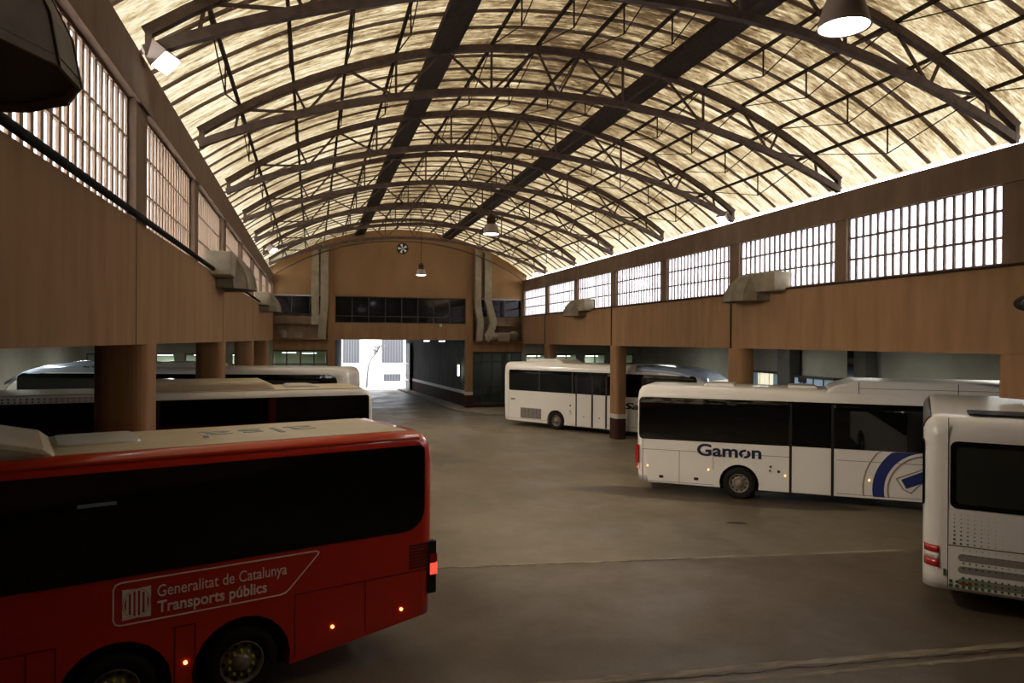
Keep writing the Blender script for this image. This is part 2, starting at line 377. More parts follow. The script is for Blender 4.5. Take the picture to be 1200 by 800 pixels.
MB().box(XL - .3, XR + .3, YB - .3, 5.0, 12.75, 12.95).build('ceiling_near_blocker', M['slab'], **struct)  # unseen opaque roof, added to darken the near end of the hall
wn = MB()
for i in range(n):
    a, b = xs[i], xs[i + 1]; wn.prism([(XC + a, skin_z(a) + .02), (XC + b, skin_z(b) + .02), (XC + b, 12.9), (XC + a, 12.9)], 4.9, 5.0)
wn.build('wall_fascia_blocker', M['slab'], **struct)  # fascia and upper side walls close the added roof against the sky
MB().box(XL - .32, XL, YB, 5.0, 9.35, 12.8).build('wall_left_blocker', M['slab'], **struct)
MB().box(XR, XR + .32, YB, 5.0, 9.35, 12.8).build('wall_right_blocker', M['slab'], **struct)
def wall_side(sgn, name, zpan):
    """sgn +1 right wall, -1 left wall; face at XC + sgn*HW"""
    F = XC + sgn * HW; O = F + sgn * .32
    mb = MB(); pil = MB()
    mb.box(F, O, YB, YE, zpan, 6.75)                   # lower panel
    for k in range(-1, 8):                             # pilasters between the windows
        hw = .30 if k % 2 == 0 else .24
        if k == 0: hw = .37
        y = Yn(k)
        pil.box(F + sgn * .01, O, y - hw, min(y + hw, YE), 6.75, 8.6)
    mb.box(F, O, YB, Yn(-1), 6.75, 8.6)
    mb.build('wall_' + name, M['tan'], **struct)
    pil.build('wall_piers_' + name, M['beam'], **struct)
    b = MB(); b.box(F, O, YB, YE, 8.6, 9.35)
    b.box(F - sgn * .05, F, YB, YE, 8.54, 8.64)
    b.build('trim_' + ('1' if sgn > 0 else '2'), M['beam'], **struct)
    j = MB()                                            # dark movement joints over the columns
    for k in (2, 4, 6) if sgn > 0 else (0, 2, 4, 6):
        j.box(F - sgn * (.03 if sgn > 0 else .004), F + sgn * .01, Yn(k) + (.12 if sgn > 0 else -.40), Yn(k) + (.20 if sgn > 0 else -.37), zpan, 6.78)
    j.build('trim_' + ('3' if sgn > 0 else '4'), M['steeldark'], **struct)
    # windows
    for k in range(-1, 7):
        h0 = .37 if k == 0 else (.30 if k % 2 == 0 else .24); h1 = .37 if k + 1 == 0 else (.30 if (k + 1) % 2 == 0 else .24)
        ya, yb = Yn(k) + h0, min(Yn(k + 1) - h1, YE)
        fr = MB(); xi = F + sgn * .16
        D = .032 if sgn < 0 else .05; hwf = .050 if sgn < 0 else .034
        np_ = 18
        for i in range(np_ + 1):
            y = ya + (yb - ya) * i / np_
            fr.box(xi - sgn * D, xi, y - hwf, y + hwf, 6.75, 8.6)
        for z in (6.77, 7.37, 7.98, 8.57):
            fr.box(xi - sgn * (D + .010), xi + sgn * .005, ya, yb, z - (.03 if sgn > 0 else .018), z + (.03 if sgn > 0 else .018))
        w = fr.build('window_%d' % ((k + 4) + (0 if sgn > 0 else 10)), M['bars'] if sgn > 0 else M['slat'], **struct)
        MB().box(xi + sgn * .01, xi + sgn * .016, ya, yb, 6.75, 8.6).build('window_glass', M['frost'], w)
wall_side(1, 'right', 4.75)
wall_side(-1, 'left', 4.90)

# aisle shells
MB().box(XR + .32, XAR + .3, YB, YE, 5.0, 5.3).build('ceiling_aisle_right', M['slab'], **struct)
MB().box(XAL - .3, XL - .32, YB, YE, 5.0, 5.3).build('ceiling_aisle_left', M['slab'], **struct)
MB().box(XAR, XAR + .3, YB, YE, 0, 5.0).build('wall_aisle_right', M['aisle'], **struct)
MB().box(XAL - .3, XAL, YB, YE, 0, 5.0).build('wall_aisle_left', M['aisle'], **struct)
MB().box(XAL, XAR, YB - .3, YB, 0, 12.9).build('wall_near', M['tan'], **struct)

# end wall
e = MB(); n = 40
px = [-HW + 2 * HW * i / n for i in range(n + 1)]
poly = [(XC + x, skin_z(x) - .02) for x in px] + [(XR, 7.95), (XL, 7.95)]
# gable as vertical strips (keeps the polygon well shaped)
for i in range(n):
    a, b = px[i], px[i + 1]
    e.prism([(XC + a, 7.95), (XC + b, 7.95), (XC + b, skin_z(b) - .02), (XC + a, skin_z(a) - .02)], YE, YE + .35)
e.build('wall_end_gable', M['gable'], **struct)
e = MB()
e.box(XL, 1.0, YE - .05, YE + .35, 4.25, 4.95)             # side beams over the shop fronts
e.box(XR, 11.1, YE - .05, YE + .35, 4.15, 4.80)
e.box(XL, 1.0, YE - .35, YE + .35, 4.95, 5.02); e.box(XR, 11.1, YE - .35, YE + .35, 4.80, 4.88)
e.box(1.5, 10.6, YE - .02, YE + .35, 4.97, 6.12)           # beam over the exit
e.box(1.0, 1.5, YE - .12, YE + .35, 0, 7.95); e.box(10.6, 11.1, YE - .12, YE + .35, 1.28, 7.95)
e.box(1.02, 1.3, YE - .06, YE, 7.95, skin_z(-4.9) - .1); e.box(10.75, 11.05, YE - .06, YE, 7.95, skin_z(4.8) - .1)
e.build('wall_end', M['tan'], **struct)
e = MB()
e.box(XL, 1.0, YE + .55, YE + .7, 4.95, 7.95); e.box(XR, 11.1, YE + .55, YE + .7, 4.8, 7.95)
e.box(XL, 1.0, YE + .35, YE + .6, 6.0, 6.55); e.box(XR, 11.1, YE + .35, YE + .6, 6.0, 6.65)
e.box(XL - .3, XL, YE - .02, YE + .7, 4.95, 9.9); e.box(XR, XR + .3, YE - .02, YE + .7, 4.8, 9.9)
e.box(.95, 1.05, YE + .3, YE + .7, 4.95, 7.95); e.box(11.05, 11.15, YE + .3, YE + .7, 4.8, 7.95)
e.build('wall_end_recess', M['beam'], **struct)
MB().box(10.58, 11.12, YE - .14, YE + .36, 0, 1.05).build('trim_5', M['maroon'], **struct)
MB().box(10.58, 11.12, YE - .14, YE + .36, 1.05, 1.28).build('trim_6', M['whitepaint'], **struct)
def window_grid(name, x0, x1, z0, z1, y, nx, zs, glass, frame=M['framedark'], w=.06):
    f = MB()
    for i in range(nx + 1):
        x = x0 + (x1 - x0) * i / nx; f.box(x - w / 2, x + w / 2, y, y + .08, z0, z1)
    for z in [z0 + w / 2] + list(zs) + [z1 - w / 2]: f.box(x0, x1, y - .005, y + .085, z - w / 2, z + w / 2)
    o = f.build(name, frame, **struct)
    MB().box(x0, x1, y + .04, y + .05, z0, z1).build('window_glass', glass, o); return o
window_grid('window_21', 1.5, 10.6, 6.12, 7.95, YE + .22, 8, (6.6,), M['glassdark'])
window_grid('window_22', 11.1, XR, 6.65, 7.95, YE + .40, 3, (), M['glassdark'])
window_grid('window_23', XL, 1.0, 6.65, 7.95, YE + .40, 3, (), M['glassdark'])
window_grid('window_24', 11.12, XR, .32, 4.15, YE + .15, 5, (3.45, 1.6), M['clear'], w=.09)
window_grid('window_25', XL, 1.0, .32, 4.25, YE + .15, 4, (3.3, 1.6), M['clear'], w=.09)
MB().box(11.1, XR, YE + .05, YE + .3, 0, .32).build('trim_7', M['maroon'], **struct)
MB().box(XL, 1.0, YE + .05, YE + .3, 0, .32).build('trim_8', M['maroon'], **struct)
# end walls of the aisles with a strip of windows high up
for nm, x0, x1 in (('right', XR, XAR), ('left', XAL, XL)):
    a = MB(); a.box(x0, x1, YE, YE + .3, 0, 3.25); a.box(x0, x1, YE, YE + .3, 4.0, 5.3)
    nb = 4
    for i in range(nb + 1):
        x = x0 + (x1 - x0) * i / nb; a.box(max(x0, x - .3), min(x1, x + .3), YE, YE + .3, 3.25, 4.0)
    a.build('wall_aisle_end_' + nm, M['aisle'], **struct)
    for i in range(nb):
        xa = x0 + (x1 - x0) * i / nb + .3; xb = x0 + (x1 - x0) * (i + 1) / nb - .3
        window_grid('window_%d' % (26 + i + (0 if nm == 'right' else 4)), xa, xb, 3.25, 4.0, YE + .1, 2, (), M['clear'], w=.08)
# offices behind the end wall
for nm, x0, x1 in (('right', 11.2, XAR), ('left', XAL, .9)):
    o = MB(); o.box(x0, x1, YE + .3, 55.2, 4.6, 4.75)
    xa, xb = (XR + .1, x1) if nm == 'right' else (x0, XL - .1)
    o.box(xa, xb, 54.6, 54.8, 0, 4.6); o.box(xb - .1 if nm == 'right' else xa, xb if nm == 'right' else xa + .1, YE + .3, 54.6, 0, 4.6)
    o.build('wall_office_' + nm, M['office'], **struct)
    o = MB(); xa, xb = (x0, XR + .1) if nm == 'right' else (XL - .1, x1)
    o.box(xa, xb, 56.4, 56.6, 0, 4.6); o.box(xa - .1, xa, YE + .3, 56.5, 0, 4.6); o.box(xb, xb + .1, YE + .3, 56.5, 0, 4.6); o.box(xa, xb, 55, 56.6, 4.6, 4.75)
    o.build('wall_shop_' + nm, M['officedark'] if nm == 'right' else M['office'], **struct)
# exit passage
def quad_wall(name, m, x0, y0, x1, y1, z0, z1, t=.2, **k):
    d = Vector((x1 - x0, y1 - y0)).normalized(); nn = Vector((d.y, -d.x)) * t
    o = MB(); o.prism([(x0, y0), (x1, y1), (x1 + nn.x, y1 + nn.y), (x0 + nn.x, y0 + nn.y)], z0, z1, 'xy')
    return o.build(name, m, **k)
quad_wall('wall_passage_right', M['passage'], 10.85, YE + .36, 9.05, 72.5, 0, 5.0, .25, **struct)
quad_wall('trim_9', M['maroon'], 10.80, YE + .36, 9.00, 72.5, 0, 1.05, .06, **struct)
quad_wall('trim_10', M['whitepaint'], 10.79, YE + .36, 8.99, 72.5, 1.05, 1.28, .06, **struct)
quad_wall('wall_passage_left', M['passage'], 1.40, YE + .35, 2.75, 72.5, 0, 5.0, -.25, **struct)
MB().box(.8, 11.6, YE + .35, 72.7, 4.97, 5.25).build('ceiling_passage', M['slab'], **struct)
p = MB(); p.box(.5, 2.75, 72.4, 72.7, 0, 5.2); p.box(9.0, 11.8, 72.4, 72.7, 0, 5.2); p.build('wall_portal', M['slab'], **struct)
g = empty('folding_gate', (8.96, 69.6, 0), radians(90), label='dark folded metal gate with pale rails at the end of the exit passage', cat='gate')
q = MB()
for i in range(5): q.box(i * .5, i * .5 + .46, -.10, -.04, .05, 4.6)
q.build('leaf', M['framedark'], g)
for z in (1.0, 2.6): 
    q = MB(); q.box(-.02, 2.5, -.04, .02, z, z + .12); q.build('rail', M['whitepaint'], g)

# kerbs
kb = MB(); pts = [(10.78, YE + .4), (8.98, 72.4), (8.15, 72.4), (9.05, 58.5), (9.35, 52.5), (9.75, 49.3), (10.9, 46.6), (12.6, 45.9), (14.0, 45.85), (14.0, 46.4), (14.8, YE - .02), (11.1, YE - .02), (11.1, YE - .16), (10.58, YE - .16), (10.58, YE + .4)]
kb.prism(pts, 0, .14, 'xy'); kb.build('kerb', M['kerbm'], **struct)
# street outside
MB().box(-40, 60, 72.5, 110, -.2, 0.0).build('road', M['outground'], **struct)
bl = empty('street_building', (5, 80, 0), 0, label='bright white building with grey shuttered windows across the street', cat='building')
def XofY(px_, y):  # across-hall position seen in image column px_ at distance y (used once, to size the facade openings)
    t = (px_ - 600) / 850.; s_, c_ = sin(atan(234 / 850)), cos(atan(234 / 850)); return y * (s_ + t * c_) / (c_ - t * s_)
b = MB(); b.box(-20, 22, 0, 8, 0, 13); b.build('wall', M['facade'], bl)
for (xa, xb, za, zb) in ((402, 421, 2.45, 5.6), (447.5, 472.5, 2.45, 5.6), (404, 418.5, .55, 1.22), (450, 469.5, .45, 1.22), (480, 500, 2.45, 5.6), (370, 392, 2.45, 5.6)):
    X0, X1 = XofY(xa, 80) - 5, XofY(xb, 80) - 5
    w = MB(); w.box(X0, X1, -.06, .05, za, zb); w.build('shutter', M['facwin'], bl)
    w = MB(); nb = max(3, int((X1 - X0) / .28))
    for i in range(nb + 1):
        x = X0 + (X1 - X0) * i / nb; w.box(x - .02, x + .02, -.10, -.05, za, zb)
    w.build('window_bars', M['facbar'], bl)
# street tree
tx, ty = XofY(430, 76.5), 76.5
tr = empty('street_tree', (tx, ty, 0), 0, label='thin leaning bare tree on the street beyond the exit', cat='tree')
t = MB(); t.tube([(0, 0, 0), (.05, 0, 1.2), (.15, 0, 2.2), (.55, 0, 3.1), (1.05, 0, 3.7), (1.3, 0, 4.4)], [.10, .09, .08, .07, .06, .05], 8); t.build('trunk', M['bark'], tr)
t = MB()
for i in range(46):
    a = random.uniform(0, 2 * pi); z0 = random.uniform(3.4, 4.3); x0 = .8 + (z0 - 3.3) * .5
    r = random.uniform(.5, 1.5); el = random.uniform(-.1, .9)
    p1 = (x0 + .5 * r * cos(a), .5 * r * sin(a), z0 + .5 * r * el); p2 = (x0 + r * cos(a + .3), r * sin(a + .3), z0 + r * el + .1)
    t.tube([(x0, 0, z0), p1, p2], [.03, .02, .008], 5)
t.build('branches', M['bark'], tr)

# columns -----------------------------------------------------------------
def column(X, Y, sgn, ztop, label, hy=.50, dx=.62, paint=True, z0=0.):
    root = empty('concrete_column', (X, Y, z0), 0, label=label, cat='column')
    def prof(g=0.):
        r = .24; a = 0 - g; bX = sgn * (dx + g)
        pts = rrect(-hy - g, hy + g, -g, dx + g, r + g, 6)      # (y, depth)
        return [(sgn * d, y) for y, d in pts]
    sh = MB(); sh.prism(prof(), 1.28 if paint else 0, ztop - z0, 'xy'); o = sh.build('shaft', M['tan2'], root)
    if paint:
        MB().prism(prof(.004), 1.05, 1.28, 'xy').build('white_band', M['whitepaint'], root)
        MB().prism(prof(.006), 0, 1.05, 'xy').build('painted_base', M['maroon'], root)
    return root
column(XR, Yn(2), 1, 4.75, 'tan concrete column standing behind the roof of the white bus with navy lettering')
column(XR, Yn(4), 1, 4.75, 'tan concrete column with white band and maroon base in front of the midfield white bus')
column(XR, Yn(6), 1, 4.75, 'tan column next to the shop front at the far right of the hall')
MB().prism([(XR + d, y) for y, d in rrect(Yn(0) - .5, Yn(0) + .5, 0, .62, .2)], 3.78, 4.76, 'xy').build('wall_right_pier', M['tan2'], **struct)
column(XL, 13.15, -1, 4.90, 'thick tan column with a shaded flank behind the red bus', hy=.52, dx=.78)
column(XL, Yn(2) + .05, -1, 4.90, 'tan column between the two white coach roofs on the left', hy=.47, dx=.78)
column(XL, Yn(4) + .05, -1, 4.90, 'tan column beyond the farthest coach roof on the left', hy=.47, dx=.78)
column(XL, Yn(6) + .05, -1, 4.90, 'tan column next to the end wall on the left', hy=.47, dx=.78)

# roof steel ----------------------------------------------------------------
def arc(crown, end, at, n=28, y=0.):
    return [(XC - at + 2 * at * i / n, y, skin_z(-at + 2 * at * i / n, crown, end, at)) for i in range(n + 1)]
TC = lambda x: skin_z(x, 12.50, 9.72, 8.66)
BC = lambda x: skin_z(x, 11.36, 9.43, 8.66)
def make_truss():
    r = empty('roof_truss', (0, 0, 0))
    m = MB(); m.sweep(arc(12.50, 9.72, 8.66), .15, .17); m.build('top_chord', M['steel'], r)
    m = MB(); m.sweep(arc(11.36, 9.43, 8.66), .15, .17); m.build('bottom_chord', M['steel'], r)
    w = MB()
    def br(xt, xb): w.bar((XC + xt, 0, TC(xt)), (XC + xb, 0, BC(xb)), .055, .055, (0, 1, 0))
    for s_ in (-1, 1):
        for xt, xb in ((.6, 0), (.6, 1.8), (1.8, 1.8), (3.0, 1.8), (3.0, 4.2), (4.2, 4.2), (5.4, 4.2), (5.4, 6.3), (6.6, 6.3), (7.8, 6.3), (7.8, 7.9)):
            br(s_ * xt, s_ * xb)
    w.build('web_bracing', M['steel'], r)
    for s_ in (-1, 1):
        p = MB(); p.box(XC + s_ * 8.6 - .05, XC + s_ * 8.6 + .05, -.08, .08, 9.352, 9.74); p.build('end_post', M['steel'], r)
    return r
ords = ['first', 'second', 'third', 'fourth', 'fifth', 'sixth', 'seventh', 'eighth']
tr0 = make_truss()
names = {-2: 'arched steel roof truss behind the camera, second back', -1: 'arched steel roof truss almost overhead, mostly above the frame'}
for i, k in enumerate(range(-1, 7)):
    o = tr0 if i == 0 else copy_tree(tr0)
    o.location = (0, Yn(k), 0)
    tag(o, label=(names[k] if k < 0 else '%s complete arched roof truss counting away from the camera' % ords[k]), cat='roof truss', group='arched roof trusses')
# thin ribs under the sheets
rb = MB(); rb.sweep(arc(12.655, skin_z(9.1) - .045, 9.1, 30), .11, .04)
rib = rb.build('roof_rib', M['rib']); first = True
bay_word = {-1: 'overhead bay before the first truss', 0: 'first bay beyond the first truss', 1: 'second bay beyond the first truss', 2: 'third bay beyond the first truss', 3: 'fourth bay beyond the first truss', 4: 'fifth bay beyond the first truss', 5: 'sixth bay beyond the first truss', 6: 'last bay before the gable wall'}
for k in range(-1, 7):
    for j in range(1, 6):
        o = rib if first else rib.copy()
        if not first: COL.objects.link(o)
        first = False
        o.location = (0, Yn(k) + S * j / 6, 0)
        tag(o, label='thin brown curved rib under the roof sheets in the %s' % bay_word[k], cat='roof rib', group='thin roof ribs in the %s' % bay_word[k])
# purlins with hung tie rods
def make_purlin():
    r = empty('purlin', (0, 0, 0))
    m = MB(); m.box(-.035, .035, 5.05, YE - .62, -.07, .0); m.build('bar', M['steeldark'], r)
    for k in range(-1, 6):
        t = MB(); a, b_ = Yn(k), Yn(k + 1); mid = (a + b_) / 2
        t.bar((0, mid, -.05), (0, mid, -.70), .03); t.bar((0, a + .1, -.08), (0, mid, -.70), .022); t.bar((0, mid, -.70), (0, b_ - .1, -.08), .022)
        t.build('tie_rod', M['steeldark'], r)
    return r
pw = {.6: 'next to the crown', 1.8: 'second from the crown', 4.2: 'first outside the dark strip', 5.4: 'second outside the dark strip', 6.6: 'second above the wall', 7.8: 'lowest above the wall'}
pu = make_purlin(); first = True
for s_ in (-1, 1):
    for x in (.6, 1.8, 4.2, 5.4, 6.6, 7.8):
        o = pu if first else copy_tree(pu); first = False
        o.location = (XC + s_ * x, 0, skin_z(x) - .075); o.rotation_euler = (0, 0, 0)
        tag(o, label='dark purlin with tie rods, %s, %s slope' % (pw[x], 'right' if s_ > 0 else 'left'), cat='purlin', group='long roof purlins')
for s_ in (-1, 1):
    x = 3.02; z = skin_z(x) - .06
    wl = dict(label='dark opaque strip running the length of the roof on the %s side of the crown' % ('right' if s_ > 0 else 'left'), cat='roof strip', group='dark lengthwise roof strips')
    sl = -s_ * .21
    m = MB()
    w = .33
    vs = []
    for y in (5.05, YE - .05):
        for dx, dz in ((-w, 0), (w, 0), (w, -.16), (-w, -.16)): vs.append((dx, y, dz + dx * sl))
    m.add(vs, [(0, 1, 2, 3), (7, 6, 5, 4), (0, 4, 5, 1), (1, 5, 6, 2), (2, 6, 7, 3), (3, 7, 4, 0)]); o = m.build('roof_walkway', M['steeldark'], **wl); o.location = (XC + s_ * x, 0, z)
# pipe on the left sill
MB().tube([(XL + .07, YB, 6.80), (XL + .07, YE - .02, 6.80)], .05, 8).build('sill_pipe', M['cable'], label='black pipe running along the left window sill', cat='pipe')
MB().tube([(XR - .036, YB, 6.72), (XR - .036, YE - .02, 6.72)], .035, 6).build('sill_pipe', M['steeldark'], label='thin dark conduit along the right window sill', cat='pipe')
MB().tube([(XC + x, YE - .72, skin_z(x) - .95 + .02 * abs(x)) for x in [-8.5 + 17 * i / 24 for i in range(25)]], .05, 6).build('gable_pipe', M['steel'], label='curved brown pipe across the top of the gable wall', cat='pipe')

# ventilation cowls ---------------------------------------------------------
def cowl(Ys, sgn, label, z=6.38):
    F = XC + sgn * HW
    r = empty('ventilation_cowl', (F, Ys, z), 0, label=label, cat='ventilation cowl', group='window ventilation cowls')
    out = -sgn
    bx = MB(); bx.box(-out * .22, out * .50, -1.15, .25, .28, .90); bx.build('duct_box', M['duct'], r, bevel=.02)
    # faceted half dome flaring down to a wide mouth
    yc, ry, ro, ht = .78, 1.02, 1.0, 1.0
    na, nr = 7, 5
    def P(i, t):
        a = pi * i / na; q_ = sin(pi / 2 * t) ** .85; h_ = ht * cos(pi / 2 * t)
        ym = yc + (ap - yc) * (1 - t)
        return (out * (.02 + ro * sin(a) * q_), ym - ry * cos(a) * q_, h_)
    ap = .45
    vs = [P(i, (k + 1) / nr) for i in range(na + 1) for k in range(nr)]; m = nr
    fs = []
    for i in range(na):
        for k in range(nr - 1): fs.append((i * m + k, i * m + k + 1, (i + 1) * m + k + 1, (i + 1) * m + k))
    c0 = len(vs); vs.append((out * .02, ap, ht))
    for i in range(na): fs.append((c0, i * m, (i + 1) * m))
    e_ = MB(); e_.add(vs, fs); o = e_.build('cowl', M['cowl'], r)
    sd = o.modifiers.new('solid', 'SOLIDIFY'); sd.thickness = .02
    rg = MB()
    for i in range(1, na): rg.tube([(out * .02, ap, ht)] + [P(i, (k + 1) / nr) for k in range(nr)], .012, 5)
    rg.build('ridges', M['cowl'], r)
    ms = MB(); ms.add([(x, y, .06) for x, y, z in [P(i, 1.) for i in range(na + 1)]], [tuple(range(na + 1))])
    ms.build('mouth_shade_sheet', M['blackhole'], r)  # black sheet painting the shade inside the open mouth
    return r
cowl(21.45, 1, 'grimy duct cowl hanging from the right windows, nearer one')
cowl(38.4, 1, 'small pale duct cowl hanging from the right windows, farther one')
cowl(4.65, -1, 'huge dark duct cowl at the top left corner, nearest the camera', 6.72)
cowl(21.35, -1, 'grimy duct cowl on the left windows, middle of that wall')
cowl(38.4, -1, 'small pale duct cowl on the left windows beside the gable')
sm = empty('bulkhead_wall_lamp', (XR - .06, 11.98, 5.86), 0, label='dark oval bulkhead lamp on the pier at the right edge', cat='lamp')
m = MB(); m.lathe([(0, -.10), (.26, -.10), (.30, -.04), (.30, .04), (0, .05)], (0, 0, 0), 'z', 20)
m.v = [(z_ * .5, x * 1.3, y * .6) for x, y, z_ in m.v]; m.build('housing', M['blackhole'], sm)
m = MB(); m.lathe([(0, .04), (.20, .04), (.18, .10), (0, .13)], (0, 0, 0), 'z', 20)
m.v = [(-z_ * .8, x * 1.3, y * .6) for x, y, z_ in m.v]; m.build('lens', M['glassdark'], sm)

# ducts on the end wall -------------------------------------------------------
def duct(pts, w, label, d=.42):
    m = MB(); m2 = MB()
    for i in range(len(pts) - 1):
        a, b_ = Vector(pts[i]), Vector(pts[i + 1])
        m.bar(a, b_ + (b_ - a).normalized() * .06, w, d, (0, 1, 0))
    for i in range(len(pts)):
        p = pts[i]; m2.box(p[0] - w / 2 - .02, p[0] + w / 2 + .02, p[1] - d / 2 - .02, p[1] + d / 2 + .02, p[2] - .03, p[2] + .03)
    z = pts[0][2] - 1.
    while z > 7.2:
        m2.box(pts[0][0] - w / 2 - .015, pts[0][0] + w / 2 + .015, pts[0][1] - d / 2 - .015, pts[0][1] + d / 2 + .015, z - .02, z + .02); z -= 1.05
    r = empty('wall_duct', (0, 0, 0), 0, label=label, cat='duct')
    m.build('trunking', M['duct'], r, bevel=.03); m2.build('flanges', M['duct'], r); return r
duct([(.17, 50.7, 11.15), (.17, 50.7, 7.6), (.2, 50.7, 6.0)], .50, 'left shorter one of the twin beige ducts on the left of the gable wall')
duct([(.78, 50.62, 11.4), (.78, 50.62, 7.4), (.66, 50.62, 6.0), (.62, 50.62, 5.05)], .52, 'right longer one of the twin beige ducts on the left of the gable wall')
duct([(11.38, 50.65, 11.45), (11.38, 50.65, 7.3), (11.55, 50.65, 6.3), (11.5, 50.65, 4.95)], .46, 'straight beige duct beside the pier right of the exit')
duct([(12.08, 50.6, 11.2), (12.08, 50.6, 7.9), (12.35, 50.6, 6.9), (12.50, 50.6, 6.2), (12.30, 50.6, 5.6), (12.02, 50.55, 5.2), (12.25, 50.5, 4.98)], .50, 'beige duct with a snaking S bend right of the exit')
ah = empty('ledge_fan_unit', (13.3, 50.75, 4.89), 0, label='dusty beige fan box on the ledge over the right shop front', cat='fan unit')
m = MB(); m.box(-.45, .45, -.25, .25, 0, .62); m.build('casing', M['duct'], ah, bevel=.03)
m = MB(); m.tube([(-.45, 0, .36), (-.95, 0, .40)], .26, 14); m.build('inlet', M['duct'], ah)
m = MB(); m.lathe([(0, -.2), (.34, -.2), (.36, 0), (.34, .2), (0, .2)], (.80, 0, .40), 'y', 20); m.build('scroll', M['cowl'], ah)
for i, (x, lb) in enumerate(((-1.9, 'small dusty round-topped fan on the left ledge, outer one'), (-.9, 'small dusty box fan on the left ledge, inner one'))):
    q = empty('ledge_fan', (x, 50.75, 5.03), 0, label=lb, cat='fan unit')
    m = MB()
    if i == 0: m.lathe([(0, -.15), (.26, -.15), (.28, 0), (.26, .15), (0, .15)], (0, 0, .28), 'y', 18)
    else: m.box(-.25, .25, -.2, .2, 0, .42)
    m.build('casing', M['cowl'], q)
    m = MB(); m.box(-.3, .3, -.2, .2, 0, .04); m.build('foot', M['framedark'], q)
# gable fan hole
q = empty('gable_fan', (6.05, YE - .03, 11.35), 0, label='round black ventilation fan high in the gable wall', cat='fan')
m = MB(); m.lathe([(.34, -.05), (.40, -.05), (.40, .02), (.34, .02), (.34, -.05)], (0, 0, 0), 'y', 28); m.build('ring', M['steeldark'], q)
m = MB(); m.disc((0, .01, 0), .35, 'y', .012, 24); m.build('backing', M['blackhole'], q)
m = MB()
for k in range(5):
    a = 2 * pi * k / 5 + .3
    m.add([(0, -.02, 0), (.33 * cos(a), -.03, .33 * sin(a)), (.33 * cos(a + .55), -.01, .33 * sin(a + .55))], [(0, 1, 2)])
m.build('blades', M['greyroof'], q)
m = MB(); m.lathe([(0, -.1), (.09, -.1), (.11, -.05), (.12, 0)], (8.75, YE - .06, 6.0), 'y', 14); m.build('spot_lamp', M['whitepaint'], label='tiny pale round fitting on the beam above the exit', cat='lamp')

# hanging lamps --------------------------------------------------------------
def bay_lamp(Y, label, X=6.14, Z=8.78, tilt=0.):
    r = empty('pendant_high_bay_lamp', (X, Y, Z), 0, label=label, cat='hanging lamp', group='high bay lamps under the roof crown')
    m = MB(); m.lathe([(.20, .34), (.235, .27), (.275, .12), (.30, .0), (.31, -.005), (.29, .0)], n=36); m.build('shade', M['lampmetal'], r)
    m = MB(); m.lathe([(0, .70), (.06, .70), (.07, .64), (.15, .62), (.16, .36), (.20, .34)], n=28); m.build('ballast_housing', M['steeldark'], r)
    m = MB(); m.lathe([(0, -.03), (.14, -.025), (.25, -.008), (.287, .01)], n=36); m.build('lens', M['lampglow'], r)
    m = MB(); m.tube([(0, 0, .69), (0, 0, skin_z(X - XC) - Z - .08)], .014, 6); m.build('rod', M['steeldark'], r)
    L_ = bpy.data.lights.new('bay_lamp_light', 'SPOT'); L_.energy = 100 if Y < 10 else (1300 if Y < 30 else 450); L_.spot_size = radians(130); L_.spot_blend = 1; L_.color = (1, .84, .62); L_.shadow_soft_size = .25
    lo = bpy.data.objects.new('lamp_light', L_); COL.objects.link(lo); lo.parent = r; lo.location = (0, 0, -.12)
    return r
bay_lamp(7.36, 'large glowing high bay lamp at the top right, closest to the camera')
bay_lamp(25.2, 'glowing high bay lamp hanging in the middle of the hall')
bay_lamp(42.5, 'small glowing high bay lamp hung in front of the gable wall')
# wall floods
def flood(X, Y, Z, sgn, label, rz=0., aim=None, power=0):
    r = empty('flood_wall_lamp', (X, Y, Z), rz, label=label, cat='floodlight', group='floodlights on the wall tops')
    m = MB(); m.add([(0, -.22, .17), (0, .22, .17), (0, .22, -.17), (0, -.22, -.17), (-sgn * .34, -.17, .12), (-sgn * .34, .17, .12), (-sgn * .34, .17, -.12), (-sgn * .34, -.17, -.12)],
                    [(0, 3, 2, 1), (4, 5, 6, 7), (0, 1, 5, 4), (1, 2, 6, 5), (2, 3, 7, 6), (3, 0, 4, 7)])
    # housing flares to the lens
    h = m.build('housing', M['lampmetal'], r)
    g_ = MB(); g_.box(.0, sgn * .02, -.20, .20, -.15, .15); g_.build('lens', M['floodglow'], r)
    a = MB(); a.bar((-sgn * .3, 0, 0), (-sgn * .42, 0, -.16), .05); a.build('bracket', M['steeldark'], r)
    r.rotation_euler = (0, sgn * radians(48), rz)
    if power:
        L_ = bpy.data.lights.new('flood_light', 'SPOT'); L_.energy = power; L_.spot_size = radians(72); L_.spot_blend = 1; L_.color = (1, .86, .67); L_.shadow_soft_size = .3
        lo = bpy.data.objects.new('flood_light', L_); COL.objects.link(lo)
        lo.location = (X + sgn * .10, Y + .1, Z - .10); lo.rotation_euler = (lo.location - Vector(aim)).to_track_quat('Z', 'Y').to_euler()
    return r
flood(XL + .32, 12.4, 9.30, 1, 'floodlight at the top of the left wall close to the camera', -radians(20), (13.2, 18.8, .0), 3500)
flood(XR - .45, 23.5, 9.42, -1, 'floodlight on the right wall top above the windows', radians(20), (-2, 15, 4.5), 1500)
flood(XL + .60, 39.2, 9.52, 1, 'far left floodlight near the gable wall', -radians(25), (12.5, 36, .8), 3200)
flood(XR - .40, 46.3, 9.40, -1, 'far right floodlight in the corner by the gable wall', radians(25), (3, 40, 0), 500)

